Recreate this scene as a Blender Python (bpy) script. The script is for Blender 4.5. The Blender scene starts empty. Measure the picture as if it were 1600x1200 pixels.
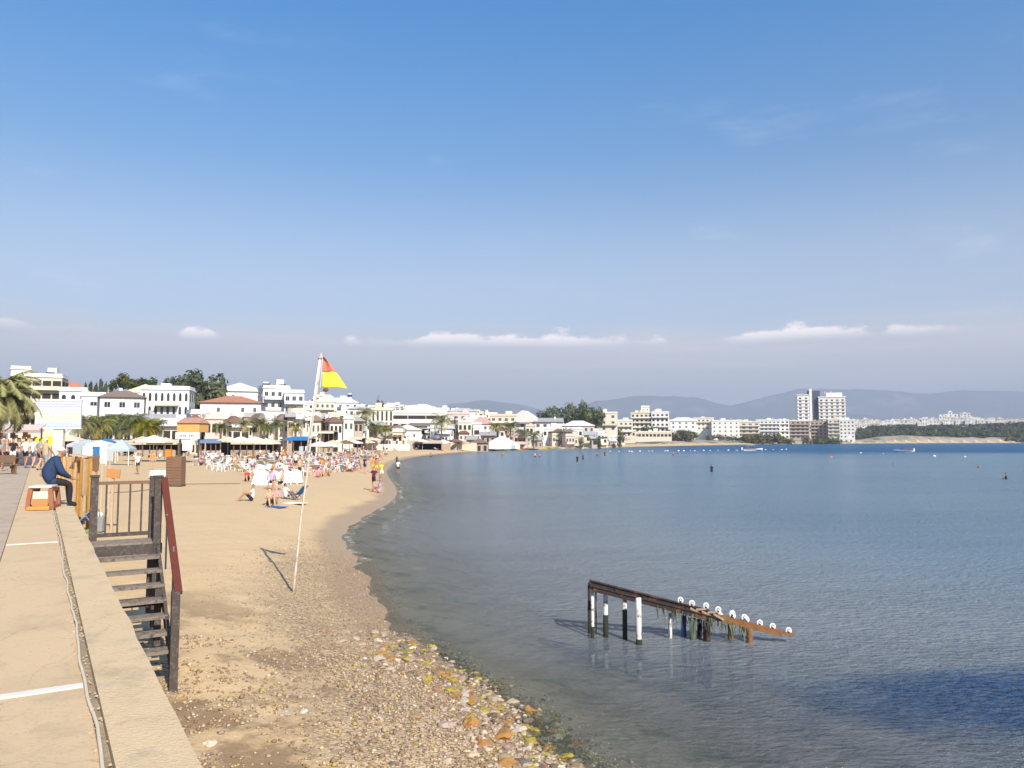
import bpy, math, random
import numpy as np
from mathutils import Vector, Matrix, noise as mnoise
rnd = random.Random(7)
C = bpy.context.scene.collection
sc = bpy.context.scene
R = math.radians
# ------------------------------------------------------------------ camera
CAMZ = 3.8
PITCH = math.atan(86/1200)
cam = bpy.data.cameras.new('camera'); camo = bpy.data.objects.new('camera', cam); C.objects.link(camo)
camo.location = (0, 0, CAMZ); camo.rotation_euler = (R(90)+PITCH, 0, 0)
cam.sensor_width = 36; cam.lens = 27.0; cam.clip_start = 0.05; cam.clip_end = 40000
sc.camera = camo
# ------------------------------------------------------------------ world
SUN_EL, SUN_AZ = R(37), R(152)          # azimuth clockwise from +Y
w = bpy.data.worlds.new('World'); sc.world = w; w.use_nodes = True
nt = w.node_tree; nt.nodes.clear()
def N(t, typ, **kw):
    n = t.nodes.new(typ)
    for k, v in kw.items(): setattr(n, k, v)
    return n
out = N(nt, 'ShaderNodeOutputWorld'); bg = N(nt, 'ShaderNodeBackground'); nt.links.new(bg.outputs[0], out.inputs[0])
bg.inputs['Strength'].default_value = 0.135
sky = N(nt, 'ShaderNodeTexSky', sky_type='NISHITA', sun_disc=False, sun_elevation=SUN_EL, sun_rotation=SUN_AZ)
sky.air_density = 1.0; sky.dust_density = 0.6; sky.ozone_density = 2.6; sky.altitude = 0
tc = N(nt, 'ShaderNodeTexCoord')
sep = N(nt, 'ShaderNodeSeparateXYZ'); nt.links.new(tc.outputs['Generated'], sep.inputs[0])
def mth(t, op, a, b=None, c=None, clamp=False):
    n = N(t, 'ShaderNodeMath', operation=op); n.use_clamp = clamp
    for i, v in enumerate((a, b, c)):
        if v is None: continue
        if isinstance(v, (int, float)): n.inputs[i].default_value = v
        else: t.links.new(v, n.inputs[i])
    return n.outputs[0]
def maprange(t, v, a, b, c=0.0, d=1.0, smooth=True):
    n = N(t, 'ShaderNodeMapRange'); n.interpolation_type = 'SMOOTHSTEP' if smooth else 'LINEAR'
    t.links.new(v, n.inputs['Value'])
    for k, x in (('From Min', a), ('From Max', b), ('To Min', c), ('To Max', d)): n.inputs[k].default_value = x
    return n.outputs['Result']
def mixc(t, f, a, b):
    n = N(t, 'ShaderNodeMix', data_type='RGBA')
    for s, v in (('Factor', f), ('A', a), ('B', b)):
        i = [q for q in n.inputs if q.name == s and (q.type == ('VALUE' if s == 'Factor' else 'RGBA'))][0]
        if isinstance(v, tuple): i.default_value = (*v, 1)
        elif isinstance(v, (int, float)): i.default_value = v
        else: t.links.new(v, i)
    return [o for o in n.outputs if o.type == 'RGBA'][0]
def noise(t, vec, scale, detail=3, rough=0.5, sc3=None, loc=(0,0,0)):
    if sc3:
        mp = N(t, 'ShaderNodeMapping'); mp.inputs['Scale'].default_value = sc3; mp.inputs['Location'].default_value = loc
        t.links.new(vec, mp.inputs['Vector']); vec = mp.outputs[0]
    n = N(t, 'ShaderNodeTexNoise'); n.inputs['Scale'].default_value = scale; n.inputs['Detail'].default_value = detail
    n.inputs['Roughness'].default_value = rough; t.links.new(vec, n.inputs['Vector'])
    return n.outputs['Fac']
dirv = tc.outputs['Generated']; el = sep.outputs['Z']
# low cloud bank: a grey-lavender layer under about 7 degrees with brighter cumulus heads on top of it
n1 = noise(nt, dirv, 1.0, 4, 0.55, (5.0, 5.0, 14.0))
edge = mth(nt, 'ADD', el, mth(nt, 'MULTIPLY', mth(nt, 'SUBTRACT', n1, 0.5), 0.05))
bank = maprange(nt, edge, 0.160, 0.112)
bankv = mixc(nt, maprange(nt, el, 0.0, 0.11), (5.8, 5.5, 5.0), (4.3, 4.2, 4.2))
hs = N(nt, 'ShaderNodeHueSaturation'); hs.inputs['Hue'].default_value = 0.497; nt.links.new(maprange(nt, el, 0.15, 0.6, 1.1, 1.42), hs.inputs['Saturation']); nt.links.new(maprange(nt, el, 0.15, 0.60, 0.70, 1.02), hs.inputs['Value']); nt.links.new(sky.outputs[0], hs.inputs['Color'])
veil = mixc(nt, maprange(nt, el, 0.36, 0.13, 0, 0.38), hs.outputs[0], (4.6, 4.5, 4.9))
c1 = mixc(nt, mth(nt, 'MULTIPLY', bank, 0.9), veil, bankv)
# streaks inside the bank
n2 = noise(nt, dirv, 1.0, 5, 0.6, (3.0, 3.0, 40.0), (2.3, 0.4, 0))
stre = mth(nt, 'MULTIPLY', mth(nt, 'MULTIPLY', maprange(nt, n2, 0.46, 0.72), bank), 0.5)
c2 = mixc(nt, stre, c1, (5.6, 5.1, 5.3))
# cumulus heads, flat based, in a few groups
n3 = noise(nt, dirv, 1.0, 8, 0.68, (26.0, 26.0, 52.0), (0.35, 0.1, 0.2))
az_ = mth(nt, 'DIVIDE', sep.outputs['X'], mth(nt, 'MAXIMUM', sep.outputs['Y'], 0.05))
rp = N(nt, 'ShaderNodeValToRGB'); nt.links.new(mth(nt, 'ADD', mth(nt, 'DIVIDE', az_, 1.4), 0.5, None, True), rp.inputs[0])
PTS = [(0,.2),(270,.0),(290,.45),(320,.45),(345,0),(530,.0),(548,.35),(565,.1),(640,.2),(665,.62),(720,.55),(790,.5),(845,.25),(868,.78),(890,.75),(920,.45),(965,.3),(985,.1),(1005,.2),(1030,.45),(1050,.05),(1120,.05),(1165,.35),(1215,.6),(1245,.95),(1290,.6),(1315,.3),(1340,.35),(1360,.2),(1385,.15),(1400,.4),(1470,.35),(1530,.25),(1570,.0)]
PTS = PTS[:1]+PTS[1:31]+PTS[-1:]
for i_, (px_, h_) in enumerate(PTS):
    t_ = ((px_-800)/1200)/1.4+0.5
    e_ = rp.color_ramp.elements[i_] if i_ < 1 else (rp.color_ramp.elements[1] if i_ == 1 else rp.color_ramp.elements.new(t_))
    e_.position = t_; e_.color = (h_, h_, h_, 1)
topz = mth(nt, 'ADD', mth(nt, 'ADD', 0.1265, mth(nt, 'MULTIPLY', rp.outputs[0], 0.017)), mth(nt, 'MULTIPLY', mth(nt, 'SUBTRACT', n3, 0.5), 0.040))
botz = mth(nt, 'ADD', el, mth(nt, 'MULTIPLY', mth(nt, 'SUBTRACT', n1, 0.5), 0.012))
band = maprange(nt, botz, 0.116, 0.134)
cu = mth(nt, 'MULTIPLY', mth(nt, 'MULTIPLY', maprange(nt, mth(nt, 'SUBTRACT', topz, el), -0.002, 0.006), band), maprange(nt, rp.outputs[0], 0.02, 0.3))
c3 = mixc(nt, mth(nt, 'MULTIPLY', cu, 0.95), c2, (8.4, 7.5, 7.1))
# faint cirrus wisps
n5 = noise(nt, dirv, 1.0, 5, 0.62, (4.0, 4.0, 16.0), (0.2, 5.1, 1.3))
wis = mth(nt, 'MULTIPLY', mth(nt, 'MULTIPLY', maprange(nt, n5, 0.58, 0.82), mth(nt, 'MULTIPLY', maprange(nt, el, 0.13, 0.2), maprange(nt, el, 0.42, 0.25, 0.35, 1.0))), 0.30)
c4 = mixc(nt, wis, c3, (5.6, 5.8, 6.4))
nt.links.new(c4, bg.inputs['Color'])
sun = bpy.data.lights.new('sun', 'SUN'); sun.energy = 4.9; sun.angle = R(0.5); sun.color = (1.0, 0.92, 0.79)
so = bpy.data.objects.new('sun', sun); C.objects.link(so)
sd_ = Vector((math.sin(SUN_AZ)*math.cos(SUN_EL), math.cos(SUN_AZ)*math.cos(SUN_EL), math.sin(SUN_EL)))
so.rotation_euler = sd_.to_track_quat('Z', 'Y').to_euler(); so.location = (60, -60, 80)
vs = sc.view_settings; sc.display_settings.display_device = 'sRGB'
vs.view_transform = 'Standard'; vs.look = 'None'; vs.gamma = 1; vs.exposure = 0.66; vs.use_curve_mapping = False
sc.render.engine = 'CYCLES'; cy = sc.cycles
cy.use_denoising = True
try: cy.denoiser = 'OPENIMAGEDENOISE'
except Exception: pass
cy.max_bounces = 6; cy.diffuse_bounces = 2; cy.glossy_bounces = 3; cy.transmission_bounces = 3; cy.transparent_max_bounces = 8
cy.volume_bounces = 0; cy.caustics_reflective = False; cy.caustics_refractive = False
cy.sample_clamp_indirect = 6.0
# ------------------------------------------------------------------ helpers
cp, sp = math.cos(PITCH), math.sin(PITCH)
def ray(px, py):
    u = (px-800)/1200; v = (600-py)/1200
    return Vector((u, cp - v*sp, sp + v*cp))
def atz(px, py, z=0.0):
    d = ray(px, py); t = (z-CAMZ)/d.z
    return Vector((d.x*t, d.y*t, z))
def aty(px, py, Y):
    d = ray(px, py); t = Y/d.y
    return Vector((d.x*t, Y, CAMZ+d.z*t))
def new_obj(name, me, parent=None):
    o = bpy.data.objects.new(name, me); C.objects.link(o)
    if parent is not None: o.parent = parent
    return o
def tag(o, label=None, cat=None, group=None, kind=None):
    if label: o['label'] = label
    if cat: o['category'] = cat
    if group: o['group'] = group
    if kind: o['kind'] = kind
    return o
def thing(name, label, cat, loc=(0,0,0), rz=0.0, group=None):
    o = new_obj(name, None); o.location = loc; o.rotation_euler = (0, 0, rz); o.empty_display_size = 0.1
    return tag(o, label, cat, group)
def copy_tree(o, parent=None):
    kids = list(o.children)
    c = o.copy(); C.objects.link(c)
    if parent is not None: c.parent = parent
    for k in kids: copy_tree(k, c)
    return c
class MB:
    def __init__(s): s.v = []; s.f = []; s.m = []
    def add(s, vs_, fs, m=0):
        b = len(s.v); s.v += [tuple(p) for p in vs_]
        for f in fs: s.f.append(tuple(b+i for i in f)); s.m.append(m)
    def box(s, c, size, m=0, rz=0.0, M=None):
        x, y, z = size[0]/2, size[1]/2, size[2]/2
        pts = [Vector(p) for p in ((-x,-y,-z),(x,-y,-z),(x,y,-z),(-x,y,-z),(-x,-y,z),(x,-y,z),(x,y,z),(-x,y,z))]
        if rz: r = Matrix.Rotation(rz, 3, 'Z'); pts = [r @ p for p in pts]
        if M is not None: pts = [M @ p for p in pts]
        c = Vector(c); s.add([c+p for p in pts], [(0,3,2,1),(4,5,6,7),(0,1,5,4),(1,2,6,5),(2,3,7,6),(3,0,4,7)], m)
    def bar(s, a, b, wd, ht, m=0):
        a = Vector(a); b = Vector(b); d = b-a; L = d.length
        q = d.to_track_quat('X', 'Z').to_matrix()
        s.box((a+b)/2, (L, wd, ht), m, M=q)
    def tube(s, pts, rads, n=8, m=0, cap=True):
        pts = [Vector(p) for p in pts]
        if isinstance(rads, (int, float)): rads = [rads]*len(pts)
        b = len(s.v); ref = None
        for i, p in enumerate(pts):
            d = (pts[min(i+1, len(pts)-1)] - pts[max(i-1, 0)]).normalized()
            if ref is None: ref = Vector((1,0,0)) if abs(d.x) < 0.9 else Vector((0,1,0))
            a = (ref - d*ref.dot(d)).normalized(); c = d.cross(a); ref = a
            for k in range(n):
                t = 2*math.pi*k/n; s.v.append(tuple(p + (a*math.cos(t)+c*math.sin(t))*rads[i]))
        for i in range(len(pts)-1):
            for k in range(n):
                s.f.append((b+i*n+k, b+i*n+(k+1)%n, b+(i+1)*n+(k+1)%n, b+(i+1)*n+k)); s.m.append(m)
        if cap:
            s.f.append(tuple(b+k for k in reversed(range(n)))); s.m.append(m)
            s.f.append(tuple(b+(len(pts)-1)*n+k for k in range(n))); s.m.append(m)
    def ell(s, c, r, m=0, nu=10, nv=6, M=None):
        vs_ = []; fs = []
        for j in range(nv+1):
            ph = math.pi*j/nv
            for i in range(nu):
                th = 2*math.pi*i/nu
                p = Vector((r[0]*math.sin(ph)*math.cos(th), r[1]*math.sin(ph)*math.sin(th), r[2]*math.cos(ph)))
                if M is not None: p = M @ p
                vs_.append(Vector(c)+p)
        for j in range(nv):
            for i in range(nu): fs.append((j*nu+i, (j+1)*nu+i, (j+1)*nu+(i+1)%nu, j*nu+(i+1)%nu))
        s.add(vs_, fs, m)
    def prism(s, poly, z0, z1, m=0):
        n = len(poly); vs_ = [(x, y, z0) for x, y in poly] + [(x, y, z1) for x, y in poly]
        s.add(vs_, [tuple(reversed(range(n))), tuple(range(n, 2*n))] + [(i, (i+1)%n, n+(i+1)%n, n+i) for i in range(n)], m)
    def mesh(s, name, mats, smooth=False):
        me = bpy.data.meshes.new(name); me.from_pydata(s.v, [], s.f)
        if not isinstance(mats, (list, tuple)): mats = [mats]
        for a in mats: me.materials.append(a)
        me.polygons.foreach_set('material_index', s.m)
        if smooth: me.polygons.foreach_set('use_smooth', [True]*len(me.polygons))
        me.update(); return me
    def build(s, name, mats, parent=None, smooth=False, loc=None, bevel=0):
        o = new_obj(name, s.mesh(name, mats, smooth), parent)
        if loc is not None: o.location = loc
        if bevel:
            b = o.modifiers.new('bevel', 'BEVEL'); b.width = bevel; b.segments = 2; b.limit_method = 'ANGLE'
        return o
# ------------------------------------------------------------------ materials
MATS = {}
def mat(name, col, rough=0.8, var=0.15, scale=3.0, bump=0.0, bscale=None, rand=0.0, metal=0.0, spec=0.3, col2=None, c2scale=None, c2lo=0.5, c2hi=0.65, coord='Object', grime=0):
    if name in MATS: return MATS[name]
    m = bpy.data.materials.new(name); m.use_nodes = True; t = m.node_tree; b = t.nodes['Principled BSDF']
    b.inputs['Roughness'].default_value = rough; b.inputs['Metallic'].default_value = metal
    b.inputs['Specular IOR Level'].default_value = spec
    tcn = N(t, 'ShaderNodeTexCoord'); vec = tcn.outputs[coord]
    lo = tuple(c*(1-var) for c in col); hi = tuple(min(1, c*(1+var)) for c in col)
    c = mixc(t, noise(t, vec, scale, 5, 0.6), lo, hi)
    if col2: c = mixc(t, maprange(t, noise(t, vec, c2scale or scale*0.6, 5, 0.65, (1,1,1), (3,1,7)), c2lo, c2hi), c, tuple(col2))
    if grime:
        c = mixc(t, maprange(t, noise(t, vec, 34.0, 3, 0.6), 0.56, 0.70, 0, 0.45), c, tuple(q*0.62 for q in col))
        c = mixc(t, maprange(t, noise(t, vec, 2.3, 6, 0.75, (1,1,1), (5,5,2)), 0.52, 0.70, 0, grime), c, tuple(q*0.66 for q in col))
        vo = N(t, 'ShaderNodeTexVoronoi', feature='DISTANCE_TO_EDGE'); vo.inputs['Scale'].default_value = 0.42
        wn = N(t, 'ShaderNodeVectorMath', operation='ADD'); nn = N(t, 'ShaderNodeTexNoise'); nn.inputs['Scale'].default_value = 1.6; nn.inputs['Detail'].default_value = 5
        t.links.new(vec, nn.inputs['Vector']); t.links.new(vec, wn.inputs[0]); t.links.new(nn.outputs['Color'], wn.inputs[1]); t.links.new(wn.outputs[0], vo.inputs['Vector'])
        c = mixc(t, maprange(t, vo.outputs['Distance'], 0.0035, 0.001, 0, 0.28), c, tuple(q*0.35 for q in col))
    if rand:
        oi = N(t, 'ShaderNodeObjectInfo'); hv = N(t, 'ShaderNodeHueSaturation')
        t.links.new(maprange(t, oi.outputs['Random'], 0, 1, 1-rand, 1+rand*0.6, False), hv.inputs['Value'])
        t.links.new(maprange(t, oi.outputs['Random'], 0, 1, 1.3, 0.6, False), hv.inputs['Saturation'])
        t.links.new(c, hv.inputs['Color']); c = hv.outputs[0]
    t.links.new(c, b.inputs['Base Color'])
    if bump:
        bn = N(t, 'ShaderNodeBump'); bn.inputs['Strength'].default_value = bump; bn.inputs['Distance'].default_value = 0.02
        t.links.new(noise(t, vec, bscale or scale*6, 4, 0.6), bn.inputs['Height']); t.links.new(bn.outputs[0], b.inputs['Normal'])
    MATS[name] = m; return m
white = mat('white_render', (0.74, 0.72, 0.68), 0.85, 0.06, 0.4, rand=0.10, col2=(0.62,0.58,0.52), c2scale=0.35, c2lo=0.6, c2hi=0.8)
cream = mat('cream_render', (0.66, 0.60, 0.48), 0.85, 0.07, 0.4, rand=0.12)
tan = mat('tan_render', (0.42, 0.34, 0.27), 0.85, 0.08, 0.4, rand=0.1)
pinkw = mat('pink_render', (0.62, 0.50, 0.45), 0.85, 0.07, 0.4)
greyw = mat('grey_render', (0.36, 0.37, 0.40), 0.85, 0.08, 0.4)
terra = mat('terracotta_tile', (0.42, 0.17, 0.09), 0.8, 0.25, 1.2, rand=0.15)
browntile = mat('brown_tile', (0.20, 0.12, 0.09), 0.8, 0.25, 1.2, rand=0.1)
roofgrey = mat('roof_grey', (0.42, 0.41, 0.40), 0.85, 0.15, 0.5, rand=0.15)
glass = mat('window_glass', (0.035, 0.045, 0.06), 0.15, 0.3, 0.5, rand=0.3, spec=0.6)
frame_w = mat('window_frame', (0.6, 0.6, 0.58), 0.6, 0.05, 2)
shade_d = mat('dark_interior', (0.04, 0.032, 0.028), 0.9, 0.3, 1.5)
wood_l = mat('pale_wood', (0.52, 0.31, 0.13), 0.7, 0.25, 6, bump=0.3, rand=0.1)
wood_m = mat('brown_wood', (0.20, 0.115, 0.07), 0.7, 0.25, 5, bump=0.3)
wood_dk = mat('grey_brown_wood', (0.075, 0.06, 0.052), 0.75, 0.3, 8, bump=0.4, col2=(0.13,0.11,0.10), c2scale=20)
wood_red = mat('red_handrail', (0.13, 0.035, 0.02), 0.45, 0.25, 8, bump=0.2)
concrete = mat('concrete', (0.55, 0.45, 0.33), 0.9, 0.10, 1.3, bump=0.35, bscale=60, col2=(0.38,0.33,0.27), c2scale=1.7, c2lo=0.55, c2hi=0.75, coord='Object')
metal_g = mat('grey_metal', (0.35,0.35,0.36), 0.4, 0.1, 5, metal=0.6)
white_p = mat('white_plastic', (0.78,0.78,0.77), 0.45, 0.04, 5, spec=0.4)
black_p = mat('black_plastic', (0.02,0.02,0.024), 0.5, 0.2, 5)
def plain(name, col, rough=0.8, var=0.12, scale=5, **k): return mat(name, col, rough, var, scale, **k)
blue_c = plain('blue_cloth', (0.03,0.16,0.42)); lblue_c = plain('light_blue_cloth', (0.40,0.46,0.49)); cream_c = plain('cream_canvas', (0.66,0.56,0.40), rand=0.12)
white_c = plain('white_canvas', (0.74,0.73,0.70)); yellow_c = plain('yellow_cloth', (0.72,0.62,0.03)); orange_c = plain('orange_cloth', (0.72,0.24,0.03)); red_c = plain('red_cloth', (0.55,0.06,0.03))
pink_c = plain('pink_cloth', (0.62,0.38,0.42)); lilac_c = plain('lilac_cloth', (0.50,0.44,0.58))
# ------------------------------------------------------------------ terrain
def smooth(x): x = np.clip(x, 0, 1); return x*x*(3-2*x)
SHPX = [(1010,1330),(905,1200),(765,1080),(690,1035),(625,990),(590,940),(566,890),(545,858),(534,838),(548,822),(585,798),(612,785),(622,772),(618,758),(606,745),(604,732),(622,719),(655,713),(700,708.5),(760,704.5),(830,703.0),(900,701.5),(960,699.5),(1000,698),(1100,696),(1200,694.2),(1340,693),(1480,692.6),(1600,692.4),(1750,692.0),(1900,691.8)]
shore = [(7.0,-60.0),(4.0,-20.0),(2.6,0.0)] + [tuple(atz(x, y)[:2]) for x, y in SHPX]
def chaikin(p, n=2):
    for _ in range(n):
        q = [p[0]]
        for a, b in zip(p[:-1], p[1:]):
            q += [(a[0]*.75+b[0]*.25, a[1]*.75+b[1]*.25), (a[0]*.25+b[0]*.75, a[1]*.25+b[1]*.75)]
        q.append(p[-1]); p = q
    return p
shore = np.array(chaikin(shore, 2))
POLY = np.vstack([[(7,-12000)], shore, [(3000,1100),(12000,2500),(12000,12000),(-12000,12000),(-12000,-12000)]])
def sdist(X, Y):
    X = np.asarray(X, float); Y = np.asarray(Y, float)
    d2 = np.full(X.shape, 1e18); ins = np.zeros(X.shape, bool)
    n = len(POLY)
    for i in range(n):
        ax, ay = POLY[i]; bx, by = POLY[(i+1) % n]
        if i < n-4:
            ex, ey = bx-ax, by-ay; L = ex*ex+ey*ey
            t = np.clip(((X-ax)*ex+(Y-ay)*ey)/max(L,1e-9), 0, 1)
            d2 = np.minimum(d2, (X-ax-t*ex)**2+(Y-ay-t*ey)**2)
        c = (ay > Y) != (by > Y)
        if ay != by: ins ^= c & (X < (bx-ax)*(Y-ay)/(by-ay)+ax)
    return np.where(ins, 1, -1)*np.sqrt(d2)
_A = POLY; _B = np.roll(POLY, -1, 0); _E = _B-_A; _L = np.maximum((_E**2).sum(1), 1e-9); _n = len(POLY)-4
def sdist1(x, y):
    t = np.clip(((x-_A[:_n,0])*_E[:_n,0]+(y-_A[:_n,1])*_E[:_n,1])/_L[:_n], 0, 1)
    d = math.sqrt(((x-_A[:_n,0]-t*_E[:_n,0])**2+(y-_A[:_n,1]-t*_E[:_n,1])**2).min())
    c = (_A[:,1] > y) != (_B[:,1] > y)
    xs = _E[c,0]*(y-_A[c,1])/_E[c,1]+_A[c,0]
    return d if (x < xs).sum() % 2 else -d
def wob(X, Y, f, seed=0):
    return (np.sin(X*f+seed)*np.cos(Y*f*1.3+seed*2)+np.sin(X*f*2.3+Y*f*1.7+seed*3)*0.5+np.sin(-X*f*4.1+Y*f*3.3+seed)*0.25)/1.75
def gz(X, Y, s=None):
    X = np.asarray(X, float); Y = np.asarray(Y, float)
    if s is None: s = sdist(X, Y)
    z = np.interp(s, [-3000,-200,-40,-15,-5,-2,0,1.5,4,8,30,80,120], [-6,-4.5,-3,-2.0,-0.85,-0.34,0,.2,.56,.8,1.05,1.3,1.45])
    near = smooth((60-Y)/50)
    z = z + near*(0.05*wob(X,Y,1.1,1)*smooth((s+3)/2) + 0.018*wob(X,Y,4.3,5)*smooth((s+1)/2))
    Ys = np.where(Y > 1, Y, 1); u = X/Ys*1200+800
    u = np.where(Y > 1, u, np.where(X < 0, -3000, 3000))
    hmax = np.interp(u, [-2000,0,300,500,700,900,1050,1300,1380,1480,1600,2200], [14,15,15,15,14,7,4,4,12,30,30,20])
    s0 = np.interp(u, [0,600,760,1000,1300], [60,30,22,18,18]); s1 = np.interp(u, [0,700,900,1200,1400], [330,260,220,260,620])
    z = z + hmax*smooth((s-s0)/(s1-s0))*smooth((Y-115)/110)
    z = z + smooth((s-8)/12)*1.6*smooth((u-950)/100)*(Y > 300)
    cl = smooth((u-1330)/60)*smooth((s-9)/7)*4.2*(0.75+0.35*wob(X,Y,0.05,2))*(Y > 300)
    z = z + cl + smooth((u-1330)/60)*smooth((s-30)/110)*6*(Y > 300)
    return z
def gz1(x, y): return float(gz(np.array([x]), np.array([y]), np.array([sdist1(x, y)]))[0])
def atg(px, py):                      # pixel -> point on the ground
    d = ray(px, py); z = 0.8
    for _ in range(7):
        t = (z-CAMZ)/d.z; x, y = d.x*t, d.y*t; z = 0.5*z+0.5*max(gz1(x, y), 0.0)
    return Vector((x, y, gz1(x, y)))
front = np.radians(np.arange(-44, 44.01, 0.22)); rest = np.radians(np.arange(47, 314, 3.0))
ang = np.concatenate([front, rest]); ang.sort()
rad = np.exp(np.arange(math.log(1.2), math.log(9000), 0.0125))
AA, RR = np.meshgrid(ang, rad)
GX, GY = RR*np.sin(AA), RR*np.cos(AA)
GS = sdist(GX, GY); GZ = gz(GX, GY, GS)
nr, na = GX.shape
idx = np.arange(nr*na).reshape(nr, na)
a0 = idx[:-1, :]; a1 = np.roll(idx, -1, 1)[:-1, :]; b0 = idx[1:, :]; b1 = np.roll(idx, -1, 1)[1:, :]
QUADS = np.stack([a0, b0, b1, a1], -1).reshape(-1, 4)[:, ::-1]
def grid_obj(name, keep, Z, attrs, m, label=None, smooth_=True):
    q = QUADS[keep]; used, inv = np.unique(q.ravel(), return_inverse=True)
    me = bpy.data.meshes.new(name)
    co = np.stack([GX.ravel()[used], GY.ravel()[used], Z.ravel()[used]], -1).astype(np.float32)
    me.vertices.add(len(used)); me.vertices.foreach_set('co', co.ravel())
    me.loops.add(len(inv)); me.loops.foreach_set('vertex_index', inv.astype(np.int32))
    me.polygons.add(len(q)); me.polygons.foreach_set('loop_start', np.arange(0, len(inv), 4, dtype=np.int32)); me.polygons.foreach_set('loop_total', np.full(len(q), 4, np.int32))
    if smooth_: me.polygons.foreach_set('use_smooth', np.ones(len(q), bool))
    me.update(calc_edges=True)
    for k, v in attrs.items():
        at = me.attributes.new(k, 'FLOAT', 'POINT'); at.data.foreach_set('value', v.ravel()[used].astype(np.float32))
    me.materials.append(m); o = new_obj(name, me); tag(o, kind='structure'); return o
qs = GS.ravel()[QUADS]; qsm = qs.max(1); qsn = qs.min(1)
qY = GY.ravel()[QUADS].mean(1); qX = GX.ravel()[QUADS].mean(1); qs_m = qs.mean(1)
def attr(t, name):
    n = N(t, 'ShaderNodeAttribute'); n.attribute_name = name; return n.outputs['Fac']
# sand
def sand_material():
    m = bpy.data.materials.new('beach_sand'); m.use_nodes = True; t = m.node_tree; b = t.nodes['Principled BSDF']
    g = N(t, 'ShaderNodeNewGeometry'); P = g.outputs['Position']; s = attr(t, 's')
    sx = N(t, 'ShaderNodeSeparateXYZ'); t.links.new(P, sx.inputs[0])
    c = mixc(t, noise(t, P, 0.25, 6, 0.65), (0.55,0.385,0.205), (0.68,0.495,0.28))
    c = mixc(t, maprange(t, noise(t, P, 25.0, 3, 0.6), 0.35, 0.7, 0, 0.35), c, (0.40,0.27,0.15))
    # old seaweed and damp brown patches in the near part
    near = maprange(t, sx.outputs['Y'], 19.0, 13.0)
    pn = noise(t, P, 0.55, 6, 0.68, (1,1,1), (4,2,0))
    c = mixc(t, mth(t, 'MULTIPLY', mth(t, 'MULTIPLY', maprange(t, pn, 0.45, 0.60), near), 0.8), c, (0.20,0.125,0.07))
    # shell grit / pebble cells close to the water in the near part
    vo = N(t, 'ShaderNodeTexVoronoi'); vo.inputs['Scale'].default_value = 26; t.links.new(P, vo.inputs['Vector'])
    vc = N(t, 'ShaderNodeSeparateColor'); t.links.new(vo.outputs['Color'], vc.inputs[0])
    peb = mixc(t, vc.outputs[0], (0.16,0.10,0.06), (0.66,0.50,0.31))
    nearg = maprange(t, sx.outputs['Y'], 27.0, 22.0)
    gm = mth(t, 'MULTIPLY', mth(t, 'MULTIPLY', maprange(t, mth(t, 'ADD', s, mth(t, 'MULTIPLY', mth(t, 'SUBTRACT', noise(t, P, 0.5, 4), 0.5), 2.2)), 3.0, 1.9), nearg), 0.75)
    c = mixc(t, gm, c, peb)
    # wetness: the swash zone is darker
    ws = mth(t, 'ADD', s, mth(t, 'MULTIPLY', mth(t, 'SUBTRACT', noise(t, P, 0.35, 4), 0.5), 1.6))
    wl = mixc(t, maprange(t, sx.outputs['Y'], 20, 34), (1.1,1.1,1.1), (1.3,1.3,1.3))
    wet = mth(t, 'MULTIPLY', maprange(t, mth(t, 'DIVIDE', ws, wl), 1.25, 0.55), 0.7)
    c = mixc(t, wet, c, (0.33,0.22,0.125))
    t.links.new(c, b.inputs['Base Color'])
    t.links.new(maprange(t, wet, 0, 1, 0.9, 0.38), b.inputs['Roughness']); b.inputs['Specular IOR Level'].default_value = 0.3
    bn = N(t, 'ShaderNodeBump'); bn.inputs['Strength'].default_value = 0.7; bn.inputs['Distance'].default_value = 0.06
    hgt = mth(t, 'ADD', noise(t, P, 2.2, 6, 0.7), mth(t, 'MULTIPLY', mth(t, 'MULTIPLY', vo.outputs['Distance'], gm), -0.7))
    t.links.new(hgt, bn.inputs['Height']); t.links.new(bn.outputs[0], b.inputs['Normal']); return m
def soil_material():
    m = bpy.data.materials.new('town_ground'); m.use_nodes = True; t = m.node_tree; b = t.nodes['Principled BSDF']
    g = N(t, 'ShaderNodeNewGeometry'); P = g.outputs['Position']
    sn = N(t, 'ShaderNodeSeparateXYZ'); t.links.new(g.outputs['Normal'], sn.inputs[0])
    c = mixc(t, noise(t, P, 0.05, 5, 0.65), (0.40,0.33,0.25), (0.26,0.24,0.19))
    c = mixc(t, maprange(t, noise(t, P, 0.02, 5, 0.7, (1,1,1), (9,0,0)), 0.48, 0.6), c, (0.09,0.10,0.05))
    c = mixc(t, maprange(t, sn.outputs['Z'], 0.97, 0.86), c, (0.46,0.31,0.20))
    t.links.new(c, b.inputs['Base Color']); b.inputs['Roughness'].default_value = 0.95; return m
def bed_material():
    m = bpy.data.materials.new('sea_floor'); m.use_nodes = True; t = m.node_tree; b = t.nodes['Principled BSDF']
    g = N(t, 'ShaderNodeNewGeometry'); P = g.outputs['Position']
    c = mixc(t, noise(t, P, 1.2, 6, 0.7), (0.26,0.20,0.13), (0.42,0.33,0.22))
    c = mixc(t, maprange(t, noise(t, P, 0.8, 5, 0.7, (1,1,1), (2,5,0)), 0.5, 0.62, 0, 0.8), c, (0.13,0.14,0.055))
    t.links.new(c, b.inputs['Base Color']); b.inputs['Roughness'].default_value = 0.8
    return m
sand_m = sand_material(); soil_m = soil_material(); bed_m = bed_material()
town = (qY > 118) & (qs_m > np.interp(qX/np.maximum(qY,1)*1200+800, [0,600,760,1000,1300], [62,34,20,12,9]))
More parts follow.
